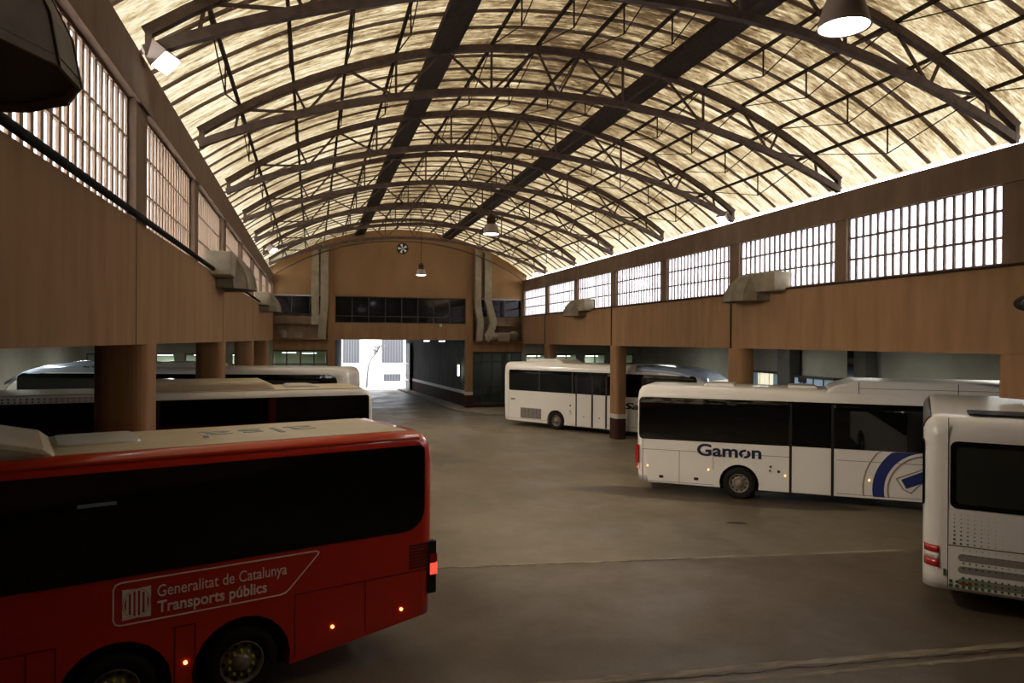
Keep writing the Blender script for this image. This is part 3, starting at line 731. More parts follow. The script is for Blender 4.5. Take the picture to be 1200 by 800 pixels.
# aisle furniture ---------------------------------------------------------------
for nm, (ya, yb), zt, lb in (('a', (32.7, 36.1), 3.37, 'pale blue ticket booth with two lit yellow panes behind the parked coaches'), ('b', (28.6, 31.5), 3.27, 'pale blue booth wall with a small number sign')):
    r = empty('ticket_booth', (23.96, ya, 0), 0, label=lb, cat='booth')
    m = MB(); m.box(-.5, 0, 0, yb - ya, 0, zt); m.build('cabin', M['kiosk'], r)
    m = MB(); m.box(-.56, 0, -.03, yb - ya + .03, zt - .05, zt + .03)
    for i in range(5): m.box(-.53, -.5, (yb - ya) * i / 4 - .03, (yb - ya) * i / 4 + .03, 0, zt)
    m.build('frame', M['framedark'], r)
    if nm == 'a':
        for (p, q_) in ((.55, 1.25), (1.32, 1.85)):
            m = MB(); m.box(-.53, -.49, p, q_, 2.2, 3.3); m.build('lit_pane', M['litpane'], r)
    else:
        m = MB(); m.box(-.55, -.5, 1.95, 2.55, 3.0, 3.22); m.build('sign_plate', M['black'], r)
        text_obj('number', '15', M['black'], r, .45, Matrix(((0, 0, -1, -.515), (-1, 0, 0, 2.45), (0, 1, 0, 2.62), (0, 0, 0, 1))), bold=.02)
for (xa, ya, yb, lb) in ((23.2, 31.55, 32.55, 'dark square post between the two pale blue booths'), (22.9, 26.0, 26.7, 'dark steel post beside a glazed door in the right aisle')):
    m = MB(); m.box(xa, xa + .6, ya, yb, 0, 4.995); m.build('aisle_post', M['slab'], bevel=.02, label=lb, cat='post')
m = MB(); m.box(23.75, 23.98, 26.8, 28.1, 0, 5.0); dd = m.build('glazed_screen', M['glassdark'], label='dark glazed screen on the right aisle wall', cat='screen')
m = MB(); m.box(-13.6, -13.1, 33.2, 34.2, 0, 4.995); m.build('aisle_post', M['slab'], bevel=.02, label='dark post against the pale wall of the left aisle', cat='post')
# fluorescent fittings (aisle ceilings, offices, passage)
def tube_light(x, y, z, L_, alongx, label, energy=18, group=None, col=(.88, .97, 1.)):
    r = empty('ceiling_tube_light', (x, y, z), 0 if alongx else pi / 2, label=label, cat='tube light', group=group)
    m = MB(); m.box(-L_ / 2, L_ / 2, -.06, .06, .02, .08); m.build('batten', M['whitepaint'], r)
    m = MB(); m.tube([(-L_ / 2 + .03, 0, 0), (L_ / 2 - .03, 0, 0)], .022, 8); m.build('tube', M['tube'], r)
    if energy:
        l = bpy.data.lights.new('tube_area', 'AREA'); l.shape = 'RECTANGLE'; l.size = L_; l.size_y = .12; l.energy = energy; l.color = col
        lo = bpy.data.objects.new('tube_area_light', l); COL.objects.link(lo); lo.parent = r; lo.location = (0, 0, -.04)
    return r
ga = 'tube lights under the right aisle ceiling'; gb = 'tube lights under the left aisle ceiling'; go = 'tube lights in the rooms behind the end wall'
for y in (17, 24, 31, 40): tube_light(20.8, y, 4.915, 2.4, False, 'white tube light under the right aisle ceiling, hidden above the coaches', 85, ga, (1, .97, .88))
for y in (26, 33, 40, 46): tube_light(-11.0, y, 4.915, 2.4, False, 'white tube light under the left aisle ceiling, hidden above the coaches', 85, gb, (1, .97, .88))
for x, y in ((12.9, 53.2), (14.0, 55.0), (16.5, 53.6), (18.9, 53.4), (21.3, 53.6)):
    tube_light(x, y, 4.05 if x < 15 else 3.78, 1.1, True, 'white tube light in the room behind the end wall on the right', 9 if x < 15 else 60, go)
for x, y in ((-1.6, 54.4), (-.2, 52.8), (-5, 53.6), (-7.3, 53.4), (-9.6, 53.6)):
    tube_light(x, y, 4.0 if x > -3 else 3.85, 1.0, True, 'white tube light in the room behind the end wall on the left', 25 if x > -3 else 60, go)
for y, X in ((54, 9.4), (57, 8.7)):
    tube_light(X, y, 4.885, .5, True, 'tube light on the ceiling of the exit passage, %s' % ('inner one' if y < 55 else 'outer one'), 5)
w = MB(); w.tube([(10.42, 52.7, 2.35), (10.42, 52.7, 3.15)], .06, 8); w.build('upright_lamp', M['tube'], label='short upright white light on the passage wall beside the pier', cat='lamp')

# floor joints, cracks, dark patches -----------------------------------------------------
def strip(name, pts, w, m, label, cat, z=.004, jit=.0):
    mb_ = MB(); n = len(pts); vs = []
    for i, (x, y) in enumerate(pts):
        a = Vector(pts[max(0, i - 1)]); b_ = Vector(pts[min(n - 1, i + 1)]); d = (b_ - a).normalized(); nn = Vector((-d.y, d.x))
        ww = w * (1 + random.uniform(-jit, jit))
        vs += [(x + nn.x * ww / 2, y + nn.y * ww / 2, z), (x - nn.x * ww / 2, y - nn.y * ww / 2, z)]
    mb_.add(vs, [(2 * i, 2 * i + 1, 2 * i + 3, 2 * i + 2) for i in range(n - 1)])
    return mb_.build(name, m, kind='structure')
def line(x0, y0, x1, y1, n=60, j=.02):
    return [(x0 + (x1 - x0) * i / n, y0 + (y1 - y0) * i / n + random.uniform(-j, j)) for i in range(n + 1)]
strip('floor_joint', line(-2, 16.35, 13.6, 14.35), .13, M['joint'], '', '', jit=.3)
strip('floor_joint_crack', line(2.5, 15.72, 9.3, 14.84, 60, .03), .03, M['crack'], '', '', z=.007, jit=.7)
strip('floor_joint', line(3, 21.2, 9.6, 20.2), .10, M['joint'], '', '', jit=.3)
strip('floor_joint', line(1, 10.2, 14.5, 9.1), .16, M['joint'], '', '', jit=.3)
strip('floor_joint', line(1, 9.85, 14.5, 8.75), .10, M['joint'], '', '', jit=.3)
strip('floor_joint_crack', line(4, 9.80, 12.5, 9.1, 60, .03), .03, M['crack'], '', '', z=.007, jit=.7)
strip('floor_joint', line(4, 30.0, 13, 28.9), .09, M['joint'], '', '', jit=.3)
def blob(cx, cy, rx, ry, rot=0, seed=1):
    random.seed(seed); pts = []; ph = [random.uniform(0, 6) for _ in range(4)]
    for i in range(48):
        a = 2 * pi * i / 48; k = 1 + .12 * sin(2 * a + ph[0]) + .09 * sin(3 * a + ph[1]) + .05 * sin(7 * a + ph[2]) + .03 * sin(12 * a + ph[3])
        x, y = rx * k * cos(a), ry * k * sin(a); pts.append((cx + x * cos(rot) - y * sin(rot), cy + x * sin(rot) + y * cos(rot)))
    return pts
m = MB()
for (pp, z) in ((blob(12.3, 20.8, 3.9, 1.1, -.62, 3), .003),): 
    m.add([(x, y, z) for x, y in pp], [tuple(range(len(pp)))])
m.build('floor_patch', M['floorpatch'], kind='structure')  # dark patch along the visible side of the lettered white coach
m = MB(); pp = blob(11.3, 17.6, .30, .12, -.3, 5); m.add([(x, y, .004) for x, y in pp], [tuple(range(len(pp)))]); m.build('floor_patch', M['crack'], kind='structure')
random.seed(11)

# ------------------------------------------------------------------ buses
def wheel(parent, x, y, side, nuts=M['rim'], R=.50):
    """wheel with its outer face towards side (+1 left / -1 right)"""
    r = bpy.data.objects.new('wheel', None); COL.objects.link(r); r.parent = parent; r.location = (x, y, R)
    s_ = side
    m = MB(); m.lathe([(.29, -.30 * s_), (R - .04, -.30 * s_), (R, -.26 * s_), (R, -.05 * s_), (R - .03, 0), (R - .10, .015 * s_), (.33, 0), (.30, -.02 * s_), (.29, -.05 * s_)], (0, 0, 0), 'y', 40); m.build('tyre', M['tyre'], r)
    m = MB(); m.lathe([(.30, -.01 * s_), (.285, .0), (.27, -.05 * s_), (.24, -.10 * s_), (.19, -.06 * s_), (.13, -.045 * s_), (.12, .0), (.08, .03 * s_), (0, .035 * s_)], (0, 0, 0), 'y', 40); rim = m.build('rim', M['rim'], r)
    m = MB()
    for k in range(10):
        a = 2 * pi * k / 10; m.disc((.235 * cos(a), -.075 * s_, .235 * sin(a)), .026, 'y', .02, 10)
    merge_into(rim, m, M['rimdark'])
    m = MB()
    for k in range(10):
        a = 2 * pi * (k + .5) / 10; m.disc((.165 * cos(a), -.035 * s_, .165 * sin(a)), .022, 'y', .025, 6)
    m.build('nuts', nuts, r)
    return r

class Bus:
    def __init__(s, P, hdeg, vis, L, W, H, label, paint, zb=.32, zrear=.32, wheels=(3.2, 9.3), r=.28, rz=None, nose=None, archr=.62, name='bus', dual_label=None):
        h = radians(hdeg); s.L, s.W, s.H, s.vis = L, W, H, vis; s.r = r; s.wheels = wheels; s.paint = paint
        lx, ly = -sin(h), cos(h)                        # left direction
        s.root = empty(name, (P[0] - vis * lx * W / 2, P[1] - vis * ly * W / 2, 0), h, label=label, cat='bus')
        nose = nose or [(0, .45), (.0, 1.5), (-.12, 2.3), (-.38, H - .32), (-.62, H - .08), (-1.0, H)]
        top = [(.30, H), (.14, H - .06), (.04, H - .20), (0, H - .42)]; twx = {0: .55, 1: .85, 2: .97, 3: 1.}; twz = {0: -1, 1: -.85, 2: -.5, 3: 0}
        prof = []                                       # counter-clockwise from rear bottom, inset weights (wx, wz)
        def add(x, z, wx, wz): prof.append((x, z, wx, wz))
        add(.04, zrear, 1, 0)
        xw = sorted(wheels)
        for i, x in enumerate(xw):
            if i and x - xw[i - 1] < 2 * archr + .02: pass
            n_ = 12; zc = .50; zz = zb
            base = math.asin(max(-1, min(1, (zz - zc) / archr)))
            if i == 0 and zrear != zb: add(x - archr * cos(base) - .05, zb, 0, 0)
            for k in range(n_ + 1):
                a = pi - base + (base * 2 - pi) * k / n_
                add(x + archr * cos(a), zc + archr * sin(a), 0, 0)
        add(L - .25, zb, 0, 0)
        for dx, z in nose:
            add(L + dx, z, -1 if z < H - .5 else (-.4 if z < H - .05 else 0), -1 if z > H - .6 else (-.5 if z > H - 1.2 else 0))
        s.top = [(L + dx, z) for dx, z in nose if z > 2.][::-1]
        xr = L + nose[-1][0] - .4
        for x in [xr - (xr - .8) * k / 8 for k in range(9)]: add(x, H, 0, -1)
        for i_, (x, z) in enumerate(top): add(x, z, twx[i_], twz[i_])
        add(0, 1.2, 1, 0); add(.02, zrear + .25, 1, 0)
        s.zb = zb
        vs = []; m = len(prof); lay = []
        K = 6
        for k in range(K + 1):
            f_ = pi / 2 * k / K; lay.append((W / 2 - r + r * cos(f_), r - r * sin(f_)))
        lay = lay + [(-y, i_) for y, i_ in lay[::-1]]
        for y, ins in lay:
            for x, z, wx, wz in prof: vs.append((x + wx * ins, y, z + wz * ins))
        mb_ = MB(); fs = []
        for q_ in range(len(lay) - 1):
            for i in range(m): fs.append((q_ * m + i, q_ * m + (i + 1) % m, (q_ + 1) * m + (i + 1) % m, (q_ + 1) * m + i))
        mb_.add(vs, fs, True)
        mb_.add(vs[:m], [tuple(range(m))]); mb_.add(vs[-m:], [tuple(range(m))])
        s.body = mb_.build('body', paint, s.root)
        u = MB(); u.box(max(.5, wheels[0] - .9), L - .6, -W / 2 + .36, W / 2 - .36, .24, 1.04); u.build('underbody', M['blackhole'], s.root)
    def topz(s, x):
        if x > s.L - 1.0:
            t = s.top
            for i in range(len(t) - 1):
                if t[i][0] <= x <= t[i + 1][0]:
                    return t[i][1] + (t[i + 1][1] - t[i][1]) * (x - t[i][0]) / (t[i + 1][0] - t[i][0])
            return s.H if x < t[0][0] else t[-1][1]
        return s.H
    def add_wheels(s, nuts=M['rim']):
        for x in s.wheels:
            for sd in (1, -1): wheel(s.root, x, sd * (s.W / 2 - .04), sd, nuts)
    def plate(s, name, poly, m, side=None, out=.012, inn=.02):
        side = side or s.vis; y = side * s.W / 2
        b = MB(); b.prism(poly, y - side * inn, y + side * out); return b.build(name, m, s.root)
    def glass(s, name, x0, x1, z0, z1, r, side=None, bul=.062, n=60):
        side = side or s.vis; xs_ = sorted(set([x0 + (x1 - x0) * i / n for i in range(n + 1)] + [x0 + r * k / 6 for k in range(7)] + [x1 - r * k / 6 for k in range(7)]))
        zt = [z0, z1 - .22, z1 - .17, z1 - .12, z1 - .07, z1]; ot = [.014, bul, bul * .9, bul * .7, bul * .42, .004]
        def out(z):
            for i in range(5):
                if z <= zt[i + 1] + 1e-9: return ot[i] + (ot[i + 1] - ot[i]) * (z - zt[i]) / (zt[i + 1] - zt[i])
            return ot[-1]
        vs = []; y = side * s.W / 2
        for x in xs_:
            d = min(x - x0, x1 - x); c = r - sqrt(max(0, r * r - (r - d) ** 2)) if d < r else 0
            ze = min(1., d / .06 + .25)
            for z in [z0 + c] + [max(z0 + c, min(z1 - c, q_)) for q_ in zt[1:-1]] + [z1 - c]: vs.append((x, y + side * out(z) * (ze if bul > .02 else 1), z))
            vs += [(x, y - side * .02, z1 - c), (x, y - side * .02, z0 + c)]
        m_ = 8; N_ = len(xs_); fs = [(i * m_ + j, (i + 1) * m_ + j, (i + 1) * m_ + (j + 1) % m_, i * m_ + (j + 1) % m_) for i in range(N_ - 1) for j in range(m_)]
        fs += [tuple(range(m_)), tuple((N_ - 1) * m_ + j for j in range(m_))]
        b = MB(); b.add(vs, fs); return b.build(name, M['busglass'], s.root)
    def lines(s, name, segs, m, w=.014, out=.004):
        b = MB(); y = s.vis * s.W / 2
        for x0, z0, x1, z1 in segs:
            if abs(x1 - x0) < 1e-6: b.box(x0 - w / 2, x0 + w / 2, y - s.vis * .01, y + s.vis * out, z0, z1)
            elif abs(z0 - z1) < 1e-6: b.box(x0, x1, y - s.vis * .01, y + s.vis * out, z0 - w / 2, z0 + w / 2)
            else: b.bar((x0, y, z0), (x1, y, z1), .008, w, (0, 1, 0)) if False else b.prism([(x0, z0 - w / 2), (x1, z1 - w / 2), (x1, z1 + w / 2), (x0, z0 + w / 2)], y - s.vis * .01, y + s.vis * out)
        return b.build(name, m, s.root)
    def roof_panel(s, name, x0, x1, phi, m, off=.012, n=16, thick=.02):
        xs_ = [x0 + (x1 - x0) * i / n for i in range(n + 1)]; W, r = s.W, s.r
        cross = []
        for k in range(5):
            f_ = radians(phi + (90 - phi) * k / 4); cross.append(((W / 2 - r) + (r + off) * cos(f_), r - (r + off) * sin(f_)))
        cross = cross + [(-y, i_) for y, i_ in cross[::-1]]
        vs = [(x, y, s.topz(x) - ins) for x in xs_ for y, ins in cross]; c = len(cross)
        fs = [(i * c + j, i * c + j + 1, (i + 1) * c + j + 1, (i + 1) * c + j) for i in range(n) for j in range(c - 1)]
        b = MB(); b.add(vs, fs, True); o = b.build(name, m, s.root)
        sd = o.modifiers.new('solid', 'SOLIDIFY'); sd.thickness = thick; sd.offset = 0
        return o
    def pod(s, name, x0, x1, z0, z1, m, w=1.7, r0=.5, r1=.3, bev=.08):
        """roof unit with sloping ends"""
        b = MB(); h = w / 2
        b.prism([(x0, z0), (x0 + r0 * .25, z0 + (z1 - z0) * .55), (x0 + r0, z1), (x1 - r1, z1), (x1 - r1 * .2, z0 + (z1 - z0) * .5), (x1, z0)], -h, h)
        return b.build(name, m, s.root, bevel=bev)
    def light(s, x, z, m=None, r=.025, name='marker_reflector'):
        b = MB(); y = s.vis * s.W / 2; b.disc((x, y + s.vis * .008, z), r, 'y', .012, 12); return b.build(name, m or M['amber'], s.root)

# --- A : red coach, left side to the camera, rear end at the right
A = Bus((1.93, 11.63), 199.3, 1, 12.0, 2.40, 3.53, 'red coach with pale lettering and cream roof in the foreground', M['red'], zb=.34, zrear=.60, wheels=(3.0, 4.56, 9.9), r=.22, archr=.66)
A.add_wheels(M['nutyellow'])
gz = A.plate('side_glass', rrect(.20, 11.6, 1.97, 3.32, (.06, .10, .35, .06)), M['busglass'])
gz = MB(); gz.prism(rrect(.20, 11.6, 1.97, 3.32, .1), -1.22, -1.18); gz.build('side_glass', M['busglass'], A.root)
A.roof_panel('roof_panel', .42, 11.2, 80, M['cream'], .012)
A.roof_panel('roof_edge', .28, 11.3, 28, M['redtrim'], .006)
# side seams, doors and grille
A.lines('panel_seam', [(3.87, .34, 3.87, 1.2), (3.62, .34, 3.62, 1.2), (2.28, .42, 2.28, 1.32), (1.20, .53, 1.20, 1.32), (5.2, .34, 5.2, 1.24), (5.5, .34, 5.5, 1.24), (.10, 1.32, 2.30, 1.32), (5.2, 1.24, 8.8, 1.24), (3.62, 1.2, 3.9, 1.2), (7.0, .34, 7.0, 1.24)], M['redseam'], .016)
g_ = MB()
for i in range(8): g_.box(.12, .46, 1.19, 1.212, 1.37 + i * .05, 1.395 + i * .05)
g_.build('engine_grille', M['redseam'], A.root)
# lettering panel
def outline_strip(b, pts, w, y0, y1, closed=True):
    n_ = len(pts)
    for i in range(n_ if closed else n_ - 1):
        a = Vector(pts[i]); c = Vector(pts[(i + 1) % n_]); d = (c - a).normalized(); nn = Vector((-d.y, d.x)) * w / 2; e_ = d * w * .35
        b.prism([tuple(a - nn - e_), tuple(c - nn + e_), tuple(c + nn + e_), tuple(a + nn - e_)], y0, y1)
b = MB()
outl = [(4.50, 1.90), (1.97, 1.90), (1.93, 1.88), (1.94, 1.85), (2.36, 1.42), (2.42, 1.375), (2.50, 1.36), (4.50, 1.36), (4.56, 1.38), (4.585, 1.44), (4.585, 1.82), (4.56, 1.88)]
outline_strip(b, outl, .018, 1.195, 1.206); b.build('lettering_outline', M['pink'], A.root)
yA = 1.204
text_obj('lettering', 'Generalitat de Catalunya', M['pink'], A.root, 1.68, M_left(4.08, yA, 1.645), height=.20)
text_obj('lettering', 'Transports públics', M['pink'], A.root, 1.40, M_left(4.08, yA, 1.44), bold=.018, height=.20)
b = MB()
# crest: square with a striped disc
cx, cz, rr = 4.32, 1.61, .155
sq = [(cx - .165, cz - .195), (cx + .165, cz - .195), (cx + .165, cz + .195), (cx - .165, cz + .195)]
for (sx, sz) in ((-1, -1), (1, -1), (1, 1), (-1, 1)):
    pts = [(cx + sx * .165, cz + sz * .195)]
    for k in range(7):
        a = radians(90 * k / 6); pts.append((cx + sx * .165 * cos(a), cz + sz * .185 * sin(a)))
    b.prism(pts, 1.195, 1.206)
ring = [(cx + .150 * cos(2 * pi * k / 28), cz + .170 * sin(2 * pi * k / 28)) for k in range(28)]
outline_strip(b, ring, .016, 1.195, 1.207)
for x in (-.105, -.052, 0, .052, .105):
    h_ = .16 * sqrt(1 - (x / .15) ** 2); b.box(cx + x - .014, cx + x + .014, 1.195, 1.207, cz - h_, cz + h_)
b.build('crest', M['pink'], A.root)
for x, z in ((3.74, .71), (1.72, .74), (.60, .77)): A.light(x, z)
b = MB(); b.box(-.02, .12, 1.08, 1.205, .92, 1.75); b.build('tail_lamp_housing', M['blackhole'], A.root)
b = MB(); b.box(-.035, .09, 1.09, 1.215, 1.22, 1.40); b.build('tail_lamp', M['taillit'], A.root)
b = MB(); b.box(-.035, .09, 1.09, 1.213, 1.42, 1.55); b.build('tail_lamp', M['tailred'], A.root)
# things on the roof
b = MB(); b.prism(rrect(4.15, 5.15, -.85, .30, .12), A.H + .01, A.H + .06, 'xy'); o = b.build('roof_hatch', M['greyroof'], A.root, bevel=.02)
A.pod('roof_unit', 5.15, 9.0, A.H - .02, A.H + .25, M['cream'], 2.14, .7, .5, .11)
text_obj('roof_lettering', 'alsa', M['bluegrey'], A.root, 1.75, Matrix(((1, 0, 0, 1.55), (0, 1, 0, -.35), (0, 0, 1, A.H + .024), (0, 0, 0, 1))), bold=-.012, height=.62)
b = MB(); b.tube([(3.3, .3, A.H), (3.3, .3, A.H + .06)], .05, 10); b.build('roof_vent', M['greyroof'], A.root)
# glimpse inside the glass: pale emergency exit sticker
A.plate('glass_sticker', rrect(4.55, 4.98, 2.90, 2.945, .01), M['bluegrey'], out=.016)

# --- B : white coach, right side to the camera, rear end at the left
B = Bus((10.40, 22.16), -36.1, -1, 12.0, 2.50, 3.54, 'white coach with navy lettering and a blue letter emblem parked at the right', M['white'], zb=.34, zrear=.36, wheels=(3.28, 9.6), r=.36, archr=.60)
B.add_wheels()
B.glass('side_glass', .10, 4.78, 1.77, 3.15, .14); B.glass('side_glass', 6.02, 11.75, 1.77, 3.15, .06); B.plate('side_glass', rrect(4.7, 6.1, 1.77, 3.15, .02), M['busglass'])
b = MB(); b.prism(rrect(.12, 11.75, 1.77, 3.15, .15), 1.23, 1.262); b.build('side_glass', M['busglass'], B.root)
B.lines('panel_seam', [(1.42, .36, 1.42, 1.44), (2.49, .9, 2.49, 1.44), (.22, .4, .22, 1.77), (.22, 1.43, 4.80, 1.43), (6.1, 1.43, 9.0, 1.43), (.22, .40, 2.5, .40), (6.1, .42, 8.9, .42), (9.0, 1.43, 11.8, 1.43)], M['seam'], .012)
d_ = B.plate('door', rrect(4.86, 5.94, .36, 1.77, .02), M['white'], out=.018)
B.plate('door_glass', rrect(4.90, 5.92, 1.79, 3.02, .04), M['busglass'], out=.022)
B.lines('door_gaps', [(4.80, .34, 4.80, 3.1), (5.99, .34, 5.99, 3.1)], M['blackhole'], .075, .014)
b = MB()      # wheel arch lip
for k in range(16):
    a0, a1 = pi * (k) / 16 - .0, pi * (k + 1) / 16
    P_ = lambda a, q_: (3.28 + q_ * cos(a), .50 + q_ * sin(a))
    b.prism([P_(a0, .60), P_(a1, .60), P_(a1, .68), P_(a0, .68)], -1.245, -1.268)
b.build('arch_lip', M['white'], B.root)
yB = -1.25 - .006
text_obj('lettering', 'Gamon', M['navy'], B.root, 1.97, M_right(1.98, yB, 1.33), bold=.028, height=.40)
# slit through the letter o
b = MB(); b.prism([(3.36, 1.30), (3.40, 1.30), (3.56, 1.60), (3.52, 1.60)], -1.25, -1.2662); b.build('lettering_slit', M['white'], B.root)
# emblem
def ring_seg(b, cx, cz, r0, r1, a0, a1, y0, y1, n_=24, zmin=.40, zmax=1.76):
    for k in range(n_):
        t0, t1 = radians(a0 + (a1 - a0) * k / n_), radians(a0 + (a1 - a0) * (k + 1) / n_)
        q_ = [(cx + r0 * cos(t0), cz + r0 * sin(t0)), (cx + r1 * cos(t0), cz + r1 * sin(t0)), (cx + r1 * cos(t1), cz + r1 * sin(t1)), (cx + r0 * cos(t1), cz + r0 * sin(t1))]
        q_ = [(x, max(zmin, min(zmax, z))) for x, z in q_]
        if max(z for x, z in q_) - min(z for x, z in q_) < .004: continue
        b.prism(q_, y0, y1)
ecx, ecz = 8.55, .62
b = MB(); ring_seg(b, ecx, ecz, 1.16, 1.47, 52, 198, -1.25, -1.2605); ring_seg(b, ecx, ecz, .30, 1.0, 250, 330, -1.25, -1.2605); b.build('emblem_logo', M['blue'], B.root)
b = MB(); ring_seg(b, ecx, ecz, 1.70, 1.74, 60, 190, -1.25, -1.2605); ring_seg(b, ecx, ecz, 1.03, 1.08, 60, 200, -1.25, -1.26)
outline_strip(b, [(7.72, .98), (8.6, 1.38), (9.3, 1.42), (9.3, .95), (8.35, .86), (8.1, .58), (7.90, .68)], .035, -1.25, -1.26); b.build('emblem_logo_edge', M['brownline'], B.root)
b = MB(); b.prism([(7.84, .96), (8.55, 1.30), (9.2, 1.32), (9.2, 1.02), (8.45, .92), (7.98, .70)], -1.25, -1.262); b.build('emblem_arrow_logo', M['blue'], B.root)
for x, z in ((.39, .89), (2.34, .88), (4.65, .85), (7.0, .88)): B.light(x, z)
B.light(.06, .82, M['taillit'], .03, 'tail_marker')
for x, z, r_ in ((4.22, 1.10, .035), (4.20, .97, .03), (4.46, .96, .045)): B.light(x, z, M['seam'], r_, 'filler_cap')
for x in (.84, 1.96): B.plate('reflector', rrect(x - .07, x + .07, .51, .60, .01), M['maroon'], out=.010)
b = MB(); b.box(-.03, .08, -1.22, -1.10, .95, 1.55); b.build('tail_lamp', M['tailred'], B.root)
B.pod('roof_unit', 5.75, 11.4, 3.40, 3.84, M['greyroof'], 2.3, .85, .5, .08)
b = MB(); b.box(6.70, 6.72, -1.156, -1.14, 3.44, 3.80); b.box(9.3, 9.32, -1.156, -1.14, 3.44, 3.80); b.box(6.7, 11.0, -1.156, -1.14, 3.60, 3.612); b.build('roof_unit_seam', M['seam'], B.root)
B.pod('roof_hatch', 2.1, 3.1, 3.52, 3.62, M['white'], 1.2, .1, .1, .03)
B.pod('roof_hatch', 4.7, 5.6, 3.52, 3.62, M['white'], 1.2, .1, .1, .03)

# --- C : midfield white coach, right side visible, rear end at the left
C = Bus((10.91, 41.64), -54.5, -1, 13.3, 2.50, 3.72, 'white coach with black side doors parked in midfield behind the banded column', M['white'], zb=.30, zrear=.33, wheels=(3.87, 10.6), r=.34, archr=.60,
        nose=[(0, .45), (0, 1.3), (-.05, 2.2), (-.35, 3.05), (-.9, 3.40), (-1.9, 3.62), (-3.2, 3.72)])
C.top = [(13.3 - 3.2, 3.72), (13.3 - 1.9, 3.62), (13.3 - .9, 3.40), (13.3 - .35, 3.05)]
C.topz = lambda x: (3.72 if x < 10.1 else next((a[1] + (b_[1] - a[1]) * (x - a[0]) / (b_[0] - a[0]) for a, b_ in zip(C.top, C.top[1:]) if x <= b_[0]), 3.05))
C.add_wheels()
C.glass('side_glass', .50, 5.2, 2.08, 3.28, .08, bul=.02); C.plate('side_glass', rrect(5.1, 7.3, 2.08, 3.28, .02), M['busglass']); C.glass('side_glass', 7.2, 12.3, 2.08, 3.28, .2)
C.lines('glass_joints', [(2.73, 2.08, 2.73, 3.28), (5.0, 2.08, 5.0, 3.28)], M['framedark'], .05, .03)
C.plate('front_door', rrect(7.4, 7.42, .32, 2.0, .002), M['white'])
for xa, xb in ((5.30, 6.22), (6.36, 7.10)):
    C.plate('door', rrect(xa, xb, .33, 2.06, .02), M['white'], out=.018); C.plate('door_glass', rrect(xa + .04, xb - .04, 2.14, 3.05, .04), M['glassdark'], out=.022)
C.lines('door_gaps', [(5.25, .32, 5.25, 3.1), (6.29, .32, 6.29, 3.1), (7.16, .32, 7.16, 3.1)], M['blackhole'], .09, .014)
C.lines('panel_seam', [(.45, .36, .45, 2.0), (9.4, .34, 9.4, 2.0), (.5, .46, 3.2, .46), (7.2, .52, 9.3, .52)], M['seam'], .012)
g_ = MB(); g_.prism(rrect(1.36, 2.85, .50, 1.10, .02), -1.25, -1.256); g_.build('engine_grille', M['grille'], C.root)
g_ = MB()
for i in range(9): g_.box(1.38, 2.83, -1.258, -1.25, .54 + i * .06, .555 + i * .06)
for i in range(6): g_.box(1.4 + i * .28, 1.415 + i * .28, -1.2585, -1.25, .51, 1.09)
g_.build('grille_slats', M['seam'], C.root)
text_obj('lettering', 'Sa', M['black'], C.root, 1.05, M_right(8.16, -1.256, 1.46), bold=.03, shear=.3, height=.34)
C.plate('fleet_number', rrect(.62, .95, 1.52, 1.62, .01), M['brownline'], out=.008)
for x, z, r_ in ((4.85, 1.42, .05), (4.85, 1.10, .04), (4.9, .98, .03), (5.75, .85, .035), (6.75, .85, .035), (8.3, 1.0, .03)): C.light(x, z, M['seam'], r_, 'filler_cap')
C.pod('roof_unit', 1.5, 4.2, 3.68, 3.92, M['white'], 1.9, .35, .4, .08)
C.roof_panel('front_roof_shell', 8.9, 12.9, 5, M['silver'], .02)

# --- D : white city coach, rear end to the camera
D = Bus((11.0, 11.0), 45.0, 1, 7.4, 2.50, 3.66, 'white bus seen from behind with green dots at the right edge', M['white'], zb=.40, zrear=.46, wheels=(2.0, 5.6), r=.30, archr=.58)
D.add_wheels()
def rear(name, poly, m, out=.014, inn=.03):     # poly in (distance from left corner, z)
    b = MB(); b.prism([(1.25 - q_, z) for q_, z in poly], -out, inn, 'yz'); return b.build(name, m, D.root)
rear('rear_glass', rrect(.43, 2.07, 1.97, 3.20, .12), M['busglass'])
rp = rear('rear_panel', rrect(.40, 2.10, 1.30, 1.93, .03), M['white'], .008)
el = rear('engine_lid', rrect(.40, 2.10, .52, 1.28, .03), M['white'], .008)
b = MB(); b.box(-.012, .02, .85 - .006, .85 + .006, .5, 3.62); b.box(-.012, .02, -.85 - .006, -.85 + .006, .5, 3.62); b.box(-.012, .02, -.85, .85, 1.283, 1.297); b.build('panel_seam', M['seam'], D.root)
for z in (1.02, .80, .58):
    rear('engine_vent', rrect(.56, 1.94, z, z + .13, .065), M['grille'], .014)
b = MB(); bdots = b
for i in range(12):
    for j in range(9):
        q_ = .50 + i * .105; z = 1.86 - j * .075
        if z < 1.32: continue
        r_ = .019 * (1 - i / 9.5) * (.45 + .10 * j)
        if r_ > .003: b.disc((-.012, 1.25 - q_, z), r_, 'x', .006, 8)
b = MB()
for i in range(16):
    for j, z in enumerate((1.23, 1.14, .985, .90, .72, .64, .56)):
        r_ = (.010 + .0045 * j) * (1 - i / 22)
        if j == 0 and i < 2 or z > .7 and i < 2: continue
        b.disc((-.018, 1.25 - (.45 + i * .098), z), r_, 'x', .006, 8)
merge_into(rp, bdots, M['green']); merge_into(el, b, M['green'])
